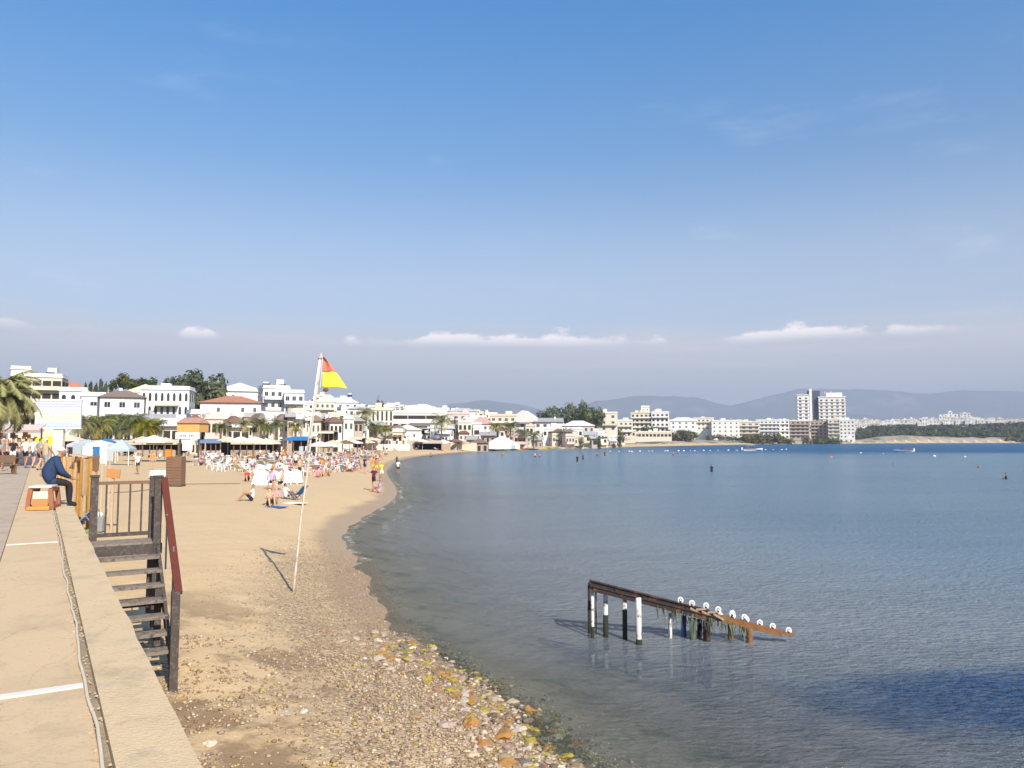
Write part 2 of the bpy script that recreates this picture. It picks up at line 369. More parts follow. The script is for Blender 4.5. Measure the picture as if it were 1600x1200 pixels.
town |= (qs_m > 60) & ((qY < 0) | (qX/np.maximum(qY,1)*1200+800 < -20))
land = (qsn > -0.4)
grid_obj('beach', land & ~town, GZ, {'s': GS}, sand_m)
grid_obj('ground', town, GZ, {'s': GS}, soil_m)
grid_obj('seabed', ~land & ~town, GZ, {'s': GS}, bed_m)
# water
def water_material():
    m = bpy.data.materials.new('sea_water'); m.use_nodes = True; t = m.node_tree; t.nodes.clear()
    o = N(t, 'ShaderNodeOutputMaterial'); g = N(t, 'ShaderNodeNewGeometry'); P = g.outputs['Position']
    sx = N(t, 'ShaderNodeSeparateXYZ'); t.links.new(P, sx.inputs[0]); s = attr(t, 's'); dep = attr(t, 'depth'); Y = sx.outputs['Y']; X = sx.outputs['X']
    h0 = noise(t, P, 1.0, 3, 0.6, (5.2, 9.5, 1), (3,1,0))
    # a wind-ruffled patch of open water on the right, and ruffled water far out
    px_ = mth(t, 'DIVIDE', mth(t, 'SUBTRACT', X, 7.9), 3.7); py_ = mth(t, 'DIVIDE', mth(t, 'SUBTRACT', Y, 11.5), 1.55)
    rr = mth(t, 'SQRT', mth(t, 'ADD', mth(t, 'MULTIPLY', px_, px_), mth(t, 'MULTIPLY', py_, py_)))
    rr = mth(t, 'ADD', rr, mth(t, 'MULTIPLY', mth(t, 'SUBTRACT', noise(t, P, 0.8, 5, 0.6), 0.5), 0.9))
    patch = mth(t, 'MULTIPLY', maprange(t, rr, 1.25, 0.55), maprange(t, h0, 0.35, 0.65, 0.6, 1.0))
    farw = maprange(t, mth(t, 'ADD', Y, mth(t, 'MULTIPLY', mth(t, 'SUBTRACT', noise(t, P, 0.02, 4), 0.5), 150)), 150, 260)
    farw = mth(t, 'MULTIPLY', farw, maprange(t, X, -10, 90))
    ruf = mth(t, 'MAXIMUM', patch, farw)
    slick = noise(t, P, 1.0, 4, 0.6, (0.02, 0.075, 1))
    h1 = noise(t, P, 1.0, 5, 0.68, (3.0, 5.2, 1)); h2 = noise(t, P, 1.0, 3, 0.5, (0.55, 1.3, 1)); h3 = noise(t, P, 1.0, 2, 0.5, (0.12, 0.32, 1))
    h = mth(t, 'ADD', mth(t, 'ADD', mth(t, 'MULTIPLY', h0, 0.16), mth(t, 'MULTIPLY', h1, 0.20)), mth(t, 'ADD', mth(t, 'MULTIPLY', h2, 0.11), mth(t, 'MULTIPLY', h3, 0.28)))
    st = mth(t, 'MULTIPLY', maprange(t, slick, 0.35, 0.7, 0.8, 1.0), mth(t, 'ADD', 1.0, mth(t, 'MULTIPLY', ruf, 0.8)))
    bn = N(t, 'ShaderNodeBump'); bn.inputs['Distance'].default_value = 1.0; t.links.new(h, bn.inputs['Height']); t.links.new(st, bn.inputs['Strength'])
    gl = N(t, 'ShaderNodeBsdfGlossy'); gl.inputs['Roughness'].default_value = 0.09; t.links.new(bn.outputs[0], gl.inputs['Normal'])
    tr = N(t, 'ShaderNodeBsdfTransparent'); tr.inputs['Color'].default_value = (0.80,0.86,0.84,1)
    df = N(t, 'ShaderNodeBsdfDiffuse'); t.links.new(bn.outputs[0], df.inputs['Normal'])
    body = mixc(t, noise(t, P, 1.0, 4, 0.6, (0.03, 0.1, 1), (5,0,0)), (0.165,0.255,0.33), (0.22,0.30,0.355))
    body = mixc(t, maprange(t, Y, 24, 9), body, (0.165,0.195,0.235))
    body = mixc(t, mth(t, 'MULTIPLY', maprange(t, s, -22, -2), maprange(t, Y, 10, 17)), body, (0.31,0.34,0.365))
    body = mixc(t, patch, body, (0.05,0.135,0.30)); body = mixc(t, mth(t, 'MULTIPLY', farw, 0.9), body, (0.03,0.13,0.27))  # patch paints the higher sky reflected by ruffled waves as deep blue body colour
    t.links.new(body, df.inputs['Color'])
    turb = mth(t, 'SUBTRACT', 1.0, mth(t, 'POWER', 2.718, mth(t, 'MULTIPLY', dep, -1.15)))
    m1 = N(t, 'ShaderNodeMixShader'); t.links.new(turb, m1.inputs[0]); t.links.new(tr.outputs[0], m1.inputs[1]); t.links.new(df.outputs[0], m1.inputs[2])
    fr = N(t, 'ShaderNodeFresnel'); fr.inputs['IOR'].default_value = 1.33; t.links.new(bn.outputs[0], fr.inputs['Normal'])
    fl = mth(t, 'MULTIPLY', fr.outputs[0], maprange(t, ruf, 0, 1, 0.92, 0.5)); fl = mth(t, 'MINIMUM', fl, 0.62)
    m2 = N(t, 'ShaderNodeMixShader'); t.links.new(fl, m2.inputs[0]); t.links.new(m1.outputs[0], m2.inputs[1]); t.links.new(gl.outputs[0], m2.inputs[2])
    # thin foam lines along the swash
    fo = N(t, 'ShaderNodeBsdfDiffuse'); fo.inputs['Color'].default_value = (0.72,0.72,0.70,1)
    sn_ = mth(t, 'ADD', s, mth(t, 'MULTIPLY', mth(t, 'SUBTRACT', noise(t, P, 1.0, 4, 0.6, (0.6,0.35,1)), 0.5), 1.4))
    l1 = mth(t, 'MULTIPLY', maprange(t, sn_, -0.42, -0.25), maprange(t, sn_, 0.0, -0.15))
    l2 = mth(t, 'MULTIPLY', maprange(t, sn_, -1.75, -1.55), maprange(t, sn_, -1.30, -1.45))
    ff = mth(t, 'MULTIPLY', mth(t, 'MAXIMUM', l1, mth(t, 'MULTIPLY', l2, 0.35)), mth(t, 'MULTIPLY', maprange(t, noise(t, P, 3.0, 5, 0.7), 0.45, 0.62), maprange(t, noise(t, P, 0.5, 3, 0.6, (1,1,1), (7,7,0)), 0.42, 0.6)))
    ff = mth(t, 'MULTIPLY', ff, mth(t, 'MULTIPLY', maprange(t, Y, 17, 30), 0.75))
    m3 = N(t, 'ShaderNodeMixShader'); t.links.new(ff, m3.inputs[0]); t.links.new(m2.outputs[0], m3.inputs[1]); t.links.new(fo.outputs[0], m3.inputs[2])
    t.links.new(m3.outputs[0], o.inputs[0]); return m
WZ = np.zeros_like(GZ) + 0.012*wob(GX, GY, 1.7, 3)*smooth((40-GY)/30) 
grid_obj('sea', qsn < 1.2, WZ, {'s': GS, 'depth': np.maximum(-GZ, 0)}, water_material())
# ------------------------------------------------------------------ far mountains
def mountains():
    us = np.linspace(-1400, 3200, 520); ds = np.linspace(0, 1, 46)
    prof = 0.86*np.interp(us, [-1400,0,500,620,700,760,800,850,890,930,1000,1080,1140,1200,1250,1330,1420,1500,1600,1800,2400,3200],
        [20,30,28,34,60,72,66,48,46,70,80,74,62,74,84,85,87,86,83,70,60,30])
    vs_ = []; F = []
    for j, d in enumerate(ds):
        Yd = 5200+3000*d
        for i, u in enumerate(us):
            x = (u-800)/1200*Yd
            lowr = max(0, 1-abs(d-0.28)/0.26); hir = max(0, 1-abs(d-0.78)/0.36)
            nz = mnoise.fractal(Vector((x/900, Yd/900, 3.1)), 0.9, 2.2, 6)
            nr2 = abs(mnoise.fractal(Vector((x/520, Yd/520, 8.1)), 0.9, 2.1, 5))
            base = prof[i]/1200*Yd
            h = max(base*0.50*lowr**0.8*(0.85+0.5*nz), base*1.02*hir**0.7*(1.0+0.10*nz)-90*nr2*(1-hir)) + 12*nz
            vs_.append((x, Yd, max(h, -2)))
    n = len(us)
    for j in range(len(ds)-1):
        for i in range(n-1): F.append((j*n+i, j*n+i+1, (j+1)*n+i+1, (j+1)*n+i))
    mb = MB(); mb.add(vs_, F, 0)
    mm = mat('mountain_rock', (0.11,0.125,0.10), 0.95, 0.35, 0.002, col2=(0.24,0.21,0.18), c2scale=0.004)
    o = mb.build('mountains', mm, smooth=True); tag(o, kind='structure')
mountains()
# ------------------------------------------------------------------ haze
def haze():
    mb = MB(); mb.box((0, 0, 276), (18900, 18900, 572)); m = bpy.data.materials.new('haze_air'); m.use_nodes = True; t = m.node_tree; t.nodes.clear()
    o = N(t, 'ShaderNodeOutputMaterial'); v = N(t, 'ShaderNodeVolumePrincipled'); v.inputs['Density'].default_value = 0.00024
    v.inputs['Color'].default_value = (0.56,0.64,0.80,1); v.inputs['Anisotropy'].default_value = 0.0
    t.links.new(v.outputs[0], o.inputs['Volume'])
    ob = mb.build('haze', m); tag(ob, kind='stuff')
haze()
# ------------------------------------------------------------------ buildings
def winmesh(w_=1.0, h_=1.0, arch=False):
    mb = MB()
    if arch:
        pts = [(-.5,0),(.5,0)] + [(.5*math.cos(t), .65+.35*math.sin(t)) for t in np.linspace(0, math.pi, 9)]
        n = len(pts); mb.add([(x, -0.03, z) for x, z in pts]+[(x, 0.03, z) for x, z in pts], [tuple(range(n)), tuple(reversed(range(n, 2*n)))]+[(i, n+i, n+(i+1)%n, (i+1)%n) for i in range(n)], 1)
        return mb.mesh('arched_window', [frame_w, glass])
    t = 0.07
    for c, s_ in (((-.5+t/2,0,.5),(t,.1,1)), ((.5-t/2,0,.5),(t,.1,1)), ((0,0,1-t/2),(1-2*t,.1,t)), ((0,0,t/2),(1-2*t,.1,t)), ((0,0,.5),(t*.7,.08,1-2*t))): mb.box(c, s_, 0)
    mb.box((0,0,.5),(1-2*t,.04,1-2*t),1)
    return mb.mesh('window', [frame_w, glass])
WIN = winmesh(); WARCH = winmesh(arch=True)
mb = MB(); mb.box((0,0,.5),(1,.08,1),0); WDARK = mb.mesh('opening', [shade_d])
def tank_mesh():
    mb = MB(); mb.tube([(-.7,0,1.5),(.7,0,1.5)], .3, 10, 0); mb.box((0,-.7,.8),(1.9,1.5,.06),1,M=Matrix.Rotation(R(-38),3,'X'))
    for x in (-.6,.6): mb.bar((x,0,0),(x,0,1.25),.06,.06,2)
    return mb.mesh('water_heater', [white_p, glass, metal_g])
TANK = tank_mesh()
hbld = {}
def building(label, x0, x1, yt, Y, floors=2, bays=4, roof='flat', wall=None, yaw=0.0, balc=(), D=None, name='house', cat='house', group=None, win='win', roofm=None, tanks=0, ww=0.5, wh=0.5, sidewin=2, roofh=None, zbase=None, ledge=True, arcade=False, fl=3.1, skip=()):
    wall = wall or white
    pc = aty((x0+x1)/2, yt, Y); wid = (x1-x0)/1200*Y; ps = R(yaw)
    Dp = D or min(max(6, wid*.8), 13)
    W = max(3.0, (wid - Dp*abs(math.sin(ps)))/math.cos(ps)); W = min(W, wid)
    rz = -math.asin(pc.x/math.hypot(pc.x, Y)) + ps
    ztop = pc.z
    zb = zbase if zbase is not None else min(gz1(pc.x+dx, Y+dy) for dx in (-W/2, W/2) for dy in (-4, 8)) - 0.3
    rh = 0 if roof == 'flat' else (roofh or max(1.2, W*0.13))
    H = max(2.8, ztop-zb-rh)
    t = thing(name, label, cat, (pc.x, Y+Dp/2, zb), rz, group)
    mb = MB(); mb.box((0,0,H/2),(W,Dp,H))
    mb.build('wall', wall, t)
    r = MB()
    if roof == 'flat':
        r.box((0,0,H+.12),(W+.5,Dp+.5,.24),0)
        for c, s_ in (((0,-Dp/2+.12,H+.59),(W,.2,.7)),((0,Dp/2-.12,H+.59),(W,.2,.7)),((-W/2+.1,0,H+.59),(.2,Dp-.45,.7)),((W/2-.1,0,H+.59),(.2,Dp-.45,.7))): r.box(c, s_, 0)
        ro = r.build('roof', roofm or wall, t)
    elif roof == 'hip':
        o_ = .6; k = min(W, Dp)*.42
        a = [(-W/2-o_,-Dp/2-o_,H),(W/2+o_,-Dp/2-o_,H),(W/2+o_,Dp/2+o_,H),(-W/2-o_,Dp/2+o_,H),(-W/2+k,-Dp/2+k,H+rh),(W/2-k,-Dp/2+k,H+rh),(W/2-k,Dp/2-k,H+rh),(-W/2+k,Dp/2-k,H+rh)]
        r.add(a, [(0,1,5,4),(1,2,6,5),(2,3,7,6),(3,0,4,7),(4,5,6,7),(3,2,1,0)]); ro = r.build('roof', roofm or terra, t)
    elif roof == 'gable':   # ridge runs away from the viewer: the gable faces the front
        o_ = .5
        r.add([(-W/2-o_,-Dp/2-o_,H-.1),(W/2+o_,-Dp/2-o_,H-.1),(W/2+o_,Dp/2+o_,H-.1),(-W/2-o_,Dp/2+o_,H-.1),(0,-Dp/2-o_,H+rh),(0,Dp/2+o_,H+rh)], [(0,1,4),(1,2,5,4),(2,3,5),(3,0,4,5),(3,2,1,0)]); ro = r.build('roof', roofm or wall, t)
    elif roof == 'shed':
        r.add([(-W/2-.5,-Dp/2-1,H),(W/2+.5,-Dp/2-1,H),(W/2+.5,Dp/2+.4,H),(-W/2-.5,Dp/2+.4,H),(-W/2-.5,Dp/2+.4,H+rh),(W/2+.5,Dp/2+.4,H+rh)], [(0,1,5,4),(1,2,5),(2,3,4,5),(3,0,4),(3,2,1,0)]); ro = r.build('roof', roofm or terra, t)
    rr_ = random.Random(int(x0*7+yt*13))
    if roof == 'flat' and W > 6:
        for k in range(rr_.choice((1,1,2))):
            m2 = MB(); bw, bh = rr_.uniform(1.8, min(4, W*.4)), rr_.uniform(1.6, 2.6); m2.box((rr_.uniform(-.3,.3)*W, rr_.uniform(0,.2)*Dp, H+.24+bh/2),(bw, 2.5, bh)); m2.build('stair_house', wall, ro)
    if roof != 'flat' and rr_.random() < .6:
        m2 = MB(); m2.box((rr_.uniform(-.25,.25)*W, Dp*.1, H+rh*.8),(.7,.7,1.8)); m2.build('chimney', wall, ro)
    if W > 7 and Y < 420 and rr_.random() < .75:
        m2 = MB(); aw = W*rr_.uniform(.35,.8); m2.box((rr_.uniform(-.1,.1)*W,-Dp/2-.9,H-min(floors,int(H/2.6) or 1)*3.0+2.5),(aw,1.9,.07),M=Matrix.Rotation(R(14),3,'X')); m2.build('awning', rr_.choice((cream_c, white_c, wood_m, cream_c, roofgrey, white_c)), t)
    for k in range(tanks):
        q = new_obj('water_heater', TANK, ro); q.location = (W*(-.32+.6*k/max(1,tanks-1) if tanks > 1 else .2), 0, H+(.24 if roof == 'flat' else rh*.8)); q.scale = (1.0,)*3
    me = {'win': WIN, 'arch': WARCH, 'dark': WDARK}[win]
    nf = min(floors, max(1, int(H/2.6))); fh = min(fl, H/nf)
    for f in range(nf):
        z0 = H - (f+1)*fh + fh*(1-wh)*.45
        for b in range(bays):
            if (f, b) in skip: continue
            q = new_obj('window', me, t); bw = W/bays
            q.location = (-W/2+bw*(b+.5), -Dp/2-.02, z0); q.scale = (bw*ww, 1.0, fh*wh)
        if abs(yaw) > 8:
            for b in range(sidewin):
                q = new_obj('window', me, t); bw = Dp/sidewin
                sx_ = -W/2-.02 if ps > 0 else W/2+.02
                q.location = (sx_, -Dp/2+bw*(b+.5), z0); q.scale = (bw*ww*.8, 1.0, fh*wh); q.rotation_euler = (0,0,R(90))
        if f in balc:
            zz = H-(f+1)*fh+.02
            m2 = MB(); m2.box((0,-Dp/2-.75,zz),(W*.96,1.5,.18)); bo = m2.build('balcony', wall, t)
            m3 = MB(); m3.box((0,-Dp/2-1.42,zz+.5),(W*.96,.08,.75))
            for sx_ in (-1,1): m3.box((sx_*(W*.48-.04),-Dp/2-.75,zz+.5),(.08,1.26,.75))
            m3.build('railing', wall, bo)
        elif ledge and nf > 1 and f < nf-1:
            pass
    return t, W, Dp, H
B = building
# left edge of town
B('cream block with a dark glazed top floor rising behind the big palm', 6, 84, 589, 185, 4, 5, wall=cream, yaw=-10, balc=(0,1), ww=.84, win='dark', name='apartment_block', cat='building', roofm=white, tanks=1)
B('white penthouse set on the roofs behind the cream glazed block', 8, 34, 577, 200, 1, 2, name='rooftop_house')
B('house with a broad orange tiled roof just right of the cream glazed block', 80, 128, 596, 195, 2, 4, 'hip', cream, roofh=3.0, yaw=10)
B('low white house with an arched opening under the orange roofed house', 84, 122, 611, 178, 2, 3, 'flat', win='arch', ww=.45)
B('plain white windowless block beside the billboard', 118, 152, 619, 170, 1, 1, ww=.3, wh=.3)
B('long white house with a brown tiled roof and three dark windows', 148, 210, 609, 166, 2, 3, 'hip', roofm=browntile, roofh=1.6, ww=.45, wh=.42)
B('cream gabled house above the white arcaded building', 186, 246, 600, 200, 1, 2, 'gable', cream, roofh=2.2, ww=.3, wh=.35)
B('white arcaded hotel wing with a row of arched windows', 210, 290, 609, 176, 2, 8, 'flat', win='arch', ww=.42, wh=.6, yaw=-10, name='hotel', cat='hotel', sidewin=3)
B('grey roofed terrace cafe stepping down the slope under the arcaded hotel', 205, 262, 645, 150, 1, 5, 'shed', greyw, roofm=roofgrey, win='dark', ww=.8, name='cafe', cat='cafe', roofh=1.6)
B('white roofed pavilion sloping right beside the grey terrace cafe', 245, 282, 652, 140, 1, 3, 'shed', white, roofm=white, win='dark', ww=.8, name='pavilion', cat='pavilion', roofh=1.6)
B('big plain white villa with orange hip roof near the dark tree', 302, 402, 617, 178, 2, 5, 'hip', white, yaw=-8, roofh=1.8, ww=.25, wh=.36, name='villa', cat='villa', skip={(0,0),(1,0),(0,2)})
B('white villa with low gable roof at the right foot of the dark tree', 326, 402, 598, 225, 2, 4, 'gable', white, roofh=2.4, ww=.2, wh=.3, name='villa', cat='villa')
B('tall white apartment block with stacked balconies left of the flag pole', 398, 446, 607, 215, 4, 4, 'flat', white, yaw=12, balc=(0,1,2), name='apartment_block', cat='building', ww=.55, tanks=2)
B('white balconied apartment wing stepping down toward the flag pole', 440, 470, 614, 212, 4, 3, 'flat', white, balc=(0,1,2), name='apartment_block', cat='building', ww=.6)
B('wide white beach restaurant with a sloping canopy roof', 330, 380, 655, 150, 1, 4, 'shed', white, roofm=white, win='dark', ww=.8, name='restaurant', cat='restaurant', roofh=1.6)
B('pink fronted beach shop behind the lifeguard cabin', 312, 338, 655, 140, 1, 3, 'flat', pinkw, win='dark', ww=.7, name='shop', cat='shop')
B('brown shaded restaurant between the palms left of the pole', 374, 404, 652, 155, 2, 3, 'flat', tan, win='dark', ww=.8, wh=.6, name='restaurant', cat='restaurant')
B('long cream restaurant with a flat white roof left of the pole', 400, 486, 650, 165, 1, 8, 'flat', cream, roofm=white, win='dark', ww=.85, name='restaurant', cat='restaurant')
# middle of town
B('white villa with sloping white roof just right of the flag', 512, 556, 618, 330, 2, 4, 'gable', white, roofh=3, ww=.4, tanks=1, name='villa', cat='villa')
B('white terrace house with dark windows beside the flag pole', 490, 520, 628, 300, 3, 4, 'flat', cream, balc=(0,1))
B('low white house with a grey slate roof above the palm cluster', 542, 580, 634, 300, 2, 4, 'hip', white, roofm=roofgrey)
B('long cream balconied hotel behind the palm cluster', 484, 562, 652, 250, 3, 9, 'flat', cream, balc=(0,1,2), name='hotel', cat='hotel')
B('cream block with tall vertical fins on its front', 578, 612, 641, 262, 2, 5, 'flat', cream, win='dark', ww=.4, wh=.85, name='apartment_block', cat='building', fl=3.8)
B('white hotel with long dark horizontal window bands', 606, 690, 645, 285, 3, 3, 'flat', white, win='dark', ww=.97, wh=.42, balc=(), name='hotel', cat='hotel')
B('white dome roofed hall above the banded hotel', 622, 688, 632, 330, 1, 4, 'hip', white, roofm=white, roofh=3.5, name='hall', cat='hall')
B('dark roofed restaurant with purple awnings below the finned block', 574, 618, 664, 235, 1, 5, 'shed', tan, roofm=browntile, win='dark', ww=.8, name='restaurant', cat='restaurant')
B('plain white gabled beach house below the banded hotel', 612, 656, 663, 225, 1, 2, 'gable', white, roofh=1.6, ww=.15, wh=.3)
B('brown roofed pavilion restaurant right of the gabled beach house', 640, 688, 660, 238, 1, 6, 'shed', white, roofm=browntile, win='dark', ww=.85, name='restaurant', cat='restaurant')
B('grey roofed villa on the skyline right of the banded hotel', 700, 746, 637, 420, 2, 5, 'hip', white, roofm=roofgrey, name='villa', cat='villa')
B('small white villa below the grey roofed skyline villa', 696, 738, 647, 380, 2, 4, 'flat', pinkw, balc=(0,), name='villa', cat='villa')
B('white house with an orange red tiled roof among the town palms', 738, 770, 652, 340, 2, 4, 'hip', white, roofh=3.0)
B('white house with dark balconies under the orange red roof', 722, 752, 663, 310, 2, 4, 'flat', white, balc=(0,))
B('cream four bay apartment block right of the orange red roof', 766, 806, 650, 345, 3, 4, 'flat', cream, balc=(0,), name='apartment_block', cat='building')
B('large white gabled hall left of the green tree clump', 790, 852, 641, 365, 1, 3, 'gable', white, roofh=5.5, yaw=-12, ww=.3, name='hall', cat='hall')
B('white house with grey roof at the right side of the gabled hall', 836, 880, 652, 360, 2, 4, 'shed', white, roofm=roofgrey, roofh=2.2)
B('pale pink sprawling house right below the tree clump', 880, 930, 657, 345, 2, 6, 'hip', pinkw, roofm=white, roofh=2.4)
B('low pink white terrace at the water below the tree clump', 850, 912, 671, 315, 1, 9, 'flat', white, win='dark', ww=.6, name='terrace_house')
B('cream beach kiosk block right of the low pink white terrace', 890, 934, 674, 322, 1, 5, 'shed', cream, roofm=roofgrey, win='dark', name='kiosk', cat='kiosk', roofh=1.5)
B('tall cream house at the right end of the tree clump', 938, 966, 646, 400, 3, 2, 'flat', cream, balc=(1,), ww=.35)
B('cream house among bare trees left of the stepped hotel', 962, 990, 658, 440, 3, 4, 'flat', cream, balc=(0,1))
# middle distance shore
B('white stepped hotel wing with a small roof tower', 988, 1022, 646, 500, 5, 5, 'flat', cream, name='hotel', cat='hotel', win='dark', ww=.5, balc=(0,1,2))
B('white tower box standing on the stepped hotel', 1003, 1016, 636, 507, 4, 2, 'flat', white, name='roof_tower', cat='tower', ww=.25, wh=.3)
B('white right wing of the stepped hotel with dark window columns', 1020, 1047, 645, 496, 6, 4, 'flat', white, name='hotel', cat='hotel', win='dark', ww=.5, balc=(0,2,4))
B('low cream podium at the foot of the stepped hotel', 1000, 1052, 676, 470, 1, 9, 'flat', cream, name='podium_building', cat='building', win='dark', ww=.7)
B('white bungalow on stone ground left of the stepped hotel', 952, 996, 674, 440, 1, 6, 'flat', cream, win='dark', ww=.4)
B('smooth white hall behind the brown green bush by the shore', 1050, 1090, 652, 616, 2, 4, 'hip', white, roofm=white, roofh=3, ww=.3, name='hall', cat='hall')
B('cream apartment block right of the brown green bush', 1086, 1118, 654, 616, 3, 5, 'flat', cream, balc=(0,), name='apartment_block', cat='building')
B('bright white block on the shore with few small windows', 1116, 1158, 658, 599, 4, 5, 'flat', white, name='apartment_block', cat='building', ww=.3, wh=.4, tanks=1)
B('cream shore block with long balconies right of the bright white block', 1152, 1190, 660, 632, 4, 4, 'flat', cream, balc=(0,1,2), name='apartment_block', cat='building')
B('white holiday block half hidden by shore trees', 1186, 1222, 657, 660, 4, 6, 'flat', white, balc=(0,1,2), name='apartment_block', cat='building', tanks=1)
B('white block with dark window columns left of the brown hotel wings', 1210, 1236, 657, 665, 5, 4, 'flat', white, balc=(0,2), win='dark', name='apartment_block', cat='building')
B('left brown hotel wing with banded balconies at the tower foot', 1234, 1268, 658, 682, 5, 5, 'flat', tan, balc=(0,1,2,3), name='hotel', cat='hotel', win='dark', roofm=cream)
B('right brown hotel wing with banded balconies at the tower foot', 1272, 1302, 659, 686, 5, 5, 'flat', tan, balc=(0,1,2,3), name='hotel', cat='hotel', win='dark')
B('cream hotel block at the right end of the brown wings', 1298, 1320, 656, 673, 5, 3, 'flat', cream, balc=(0,1,2,3), name='hotel', cat='hotel')
B('white hotel block with small dark windows beside the green belt', 1316, 1338, 657, 668, 5, 4, 'flat', white, name='hotel', cat='hotel', ww=.4, wh=.4, win='dark')
B('small white beach hut at the foot of the shore hotels', 1316, 1336, 686, 660, 1, 3, 'flat', white, name='beach_hut', cat='hut')
# the tower hotel
def tower():
    Y = 760
    t = thing('tower_hotel', 'tall white tower hotel with a dark core standing over the shore', 'hotel', (0, 0, 0))
    p = aty(1284, 657, Y); zb = gz1(p.x, Y)-0.5; t.location = (p.x, Y, zb); t.rotation_euler = (0,0,-math.atan2(p.x, Y)*0.8)
    k = Y/1200
    def zt(y): return aty(1284, y, Y).z - zb
    L = lambda x: (x-1284)*k*0.97
    def wing(xa, xb, yt, d0, d1, m, wins, nm='wing'):
        mb = MB(); xa, xb = L(xa), L(xb); H = zt(yt)
        mb.box(((xa+xb)/2, (d0+d1)/2, H/2), (xb-xa, d1-d0, H)); o = mb.build(nm, m, t)
        nf = 10; top = H-1.2; fh = 3.35
        for f in range(nf):
            for b in range(wins):
                q = new_obj('window', WDARK, o); bw = (xb-xa)/wins; q.location = (xa+bw*(b+.5), d0-.03, top-(f+1)*fh+.9); q.scale = (bw*.42, 1, fh*.42)
            m2 = MB(); m2.box(((xa+xb)/2, d0-.35, top-(f+1)*fh+.3), (xb-xa-.4, .7, .9)); m2.build('balcony', white, o)
        m2 = MB(); m2.box(((xa+xb)/2, (d0+d1)/2, H+.4), (xb-xa+1.2, d1-d0+1.2, .8)); m2.build('cornice', white, o)
        return o
    wing(1248, 1266, 617, 3, 17, white, 2); wing(1280, 1320, 621, 0, 18, white, 5)
    mb = MB(); mb.box((L(1273.5), 10, zt(610)/2), ((1282.6-1264.6)*k, 12, zt(610))); mb.build('stair_core', mat('core_grey', (.075,.08,.11), .8, .1, .3), t)
    mb = MB(); mb.box((L(1268.5), 3.6, zt(607)/2), (2.4, 1.4, zt(607))); mb.build('fin', white, t)
    mb = MB(); mb.box((L(1304), 9, zt(616)-1), (15, 10, 5.2)); mb.build('penthouse', white, t)
    for x in (1290, 1299): 
        mb = MB(); mb.bar((L(x), 6, zt(616)), (L(x)+.5, 6, zt(611)), .5, .5); mb.build('mast', white, t)
tower()
# fillers: dense town
SKY_U = [90,130,205,240,290,400,440,480,520,560,620,660,700,760,800,850,900,940,990,1050,1120,1200,1250,1340]
SKY_T = [612,618,612,616,622,612,618,622,622,630,634,634,640,646,652,650,664,656,660,658,660,660,660,662]
styles = [('white two storey house with a flat roof', white, 'flat'), ('cream flat roofed house with shaded windows', cream, 'flat'), ('white house under a low tiled roof', white, 'hip'), ('white balconied apartment house', white, 'flat'), ('pale house with a grey sloping roof', white, 'shed')]
rb = random.Random(21)
for i in range(185):
    u = rb.uniform(100, 985) if i < 95 else rb.uniform(985, 1340) if i < 125 else rb.uniform(470, 880)
    d = rb.uniform(0, 1)
    Y = (205+ (u/1000)*170 + d*160) if i < 95 or i >= 125 else 700+d*160
    sky_y = np.interp(u, SKY_U, SKY_T)
    yt = sky_y + (1-d)**1.0*rb.uniform(8, 24) + rb.uniform(0, 3) - d*rb.uniform(0, 4)
    if 95 <= i < 125: yt = sky_y + rb.uniform(-3, 4)
    wpx = rb.uniform(14, 34) if i < 95 else rb.uniform(8, 18)
    k = rb.choices(range(5), [4,3,1.4,3,1.4])[0]; lb, wm, rf = styles[k]
    where = ('on the hill left of the flag pole' if u < 480 else 'between flag pole and tree clump' if u < 860 else 'near the stepped hotel' if u < 985 else 'behind the shore hotels')
    B(lb+' '+where, u-wpx/2, u+wpx/2, yt, Y, rb.choice((2,3)), max(2, int(wpx/7)), rf, wm, yaw=rb.choice((-14,0,0,12)), balc=(0,1) if k == 3 else (), D=8, group=lb+'s '+where, win=rb.choice(('win','dark')), roofm=(rb.choice((terra,browntile,roofgrey,white,white)) if rf != 'flat' else None), tanks=rb.choice((0,0,1)) if i < 95 else 0, roofh=1.6 if rf != 'flat' else None, sidewin=1)
# small houses, shops and annexes packed in front of the larger town buildings
MID_U = [290,330,400,470,560,640,700,760,820,900,960]; MID_T = [646,650,640,640,648,664,655,662,666,668,672]
for i in range(96):
    u = rb.uniform(285, 960); Y = np.interp(u, [285,480,560,700,960], [158,175,215,265,360])*rb.uniform(.88,1.0)
    yt = np.interp(u, MID_U, MID_T)+rb.uniform(0, 22); wpx = rb.uniform(8, 24)
    lb, wm, rf, rm = rb.choice([('small white annex', white, 'flat', None), ('small cream shop', cream, 'flat', None), ('little white house with tiled roof', white, 'hip', browntile), ('little cream house with brown roof', cream, 'hip', browntile), ('pink washed little house', pinkw, 'flat', None), ('tan shack with grey roof', tan, 'shed', roofgrey), ('small white house with sloping white roof', white, 'shed', white)])
    where = 'above the beach left of the pole' if u < 480 else 'above the beach right of the pole' if u < 740 else 'near the water by the white marquee'
    B(lb+' '+where, u-wpx/2, u+wpx/2, yt, Y, rb.choice((1,2)), max(1, int(wpx/6)), rf, wm, yaw=rb.choice((-18,-8,0,10,18)), D=5, group=lb+' group '+where, win=rb.choice(('win','dark')), roofm=rm, roofh=1.3 if rf != 'flat' else None, sidewin=1, balc=(0,) if rb.random() < .3 else (), ww=rb.uniform(.35,.7))
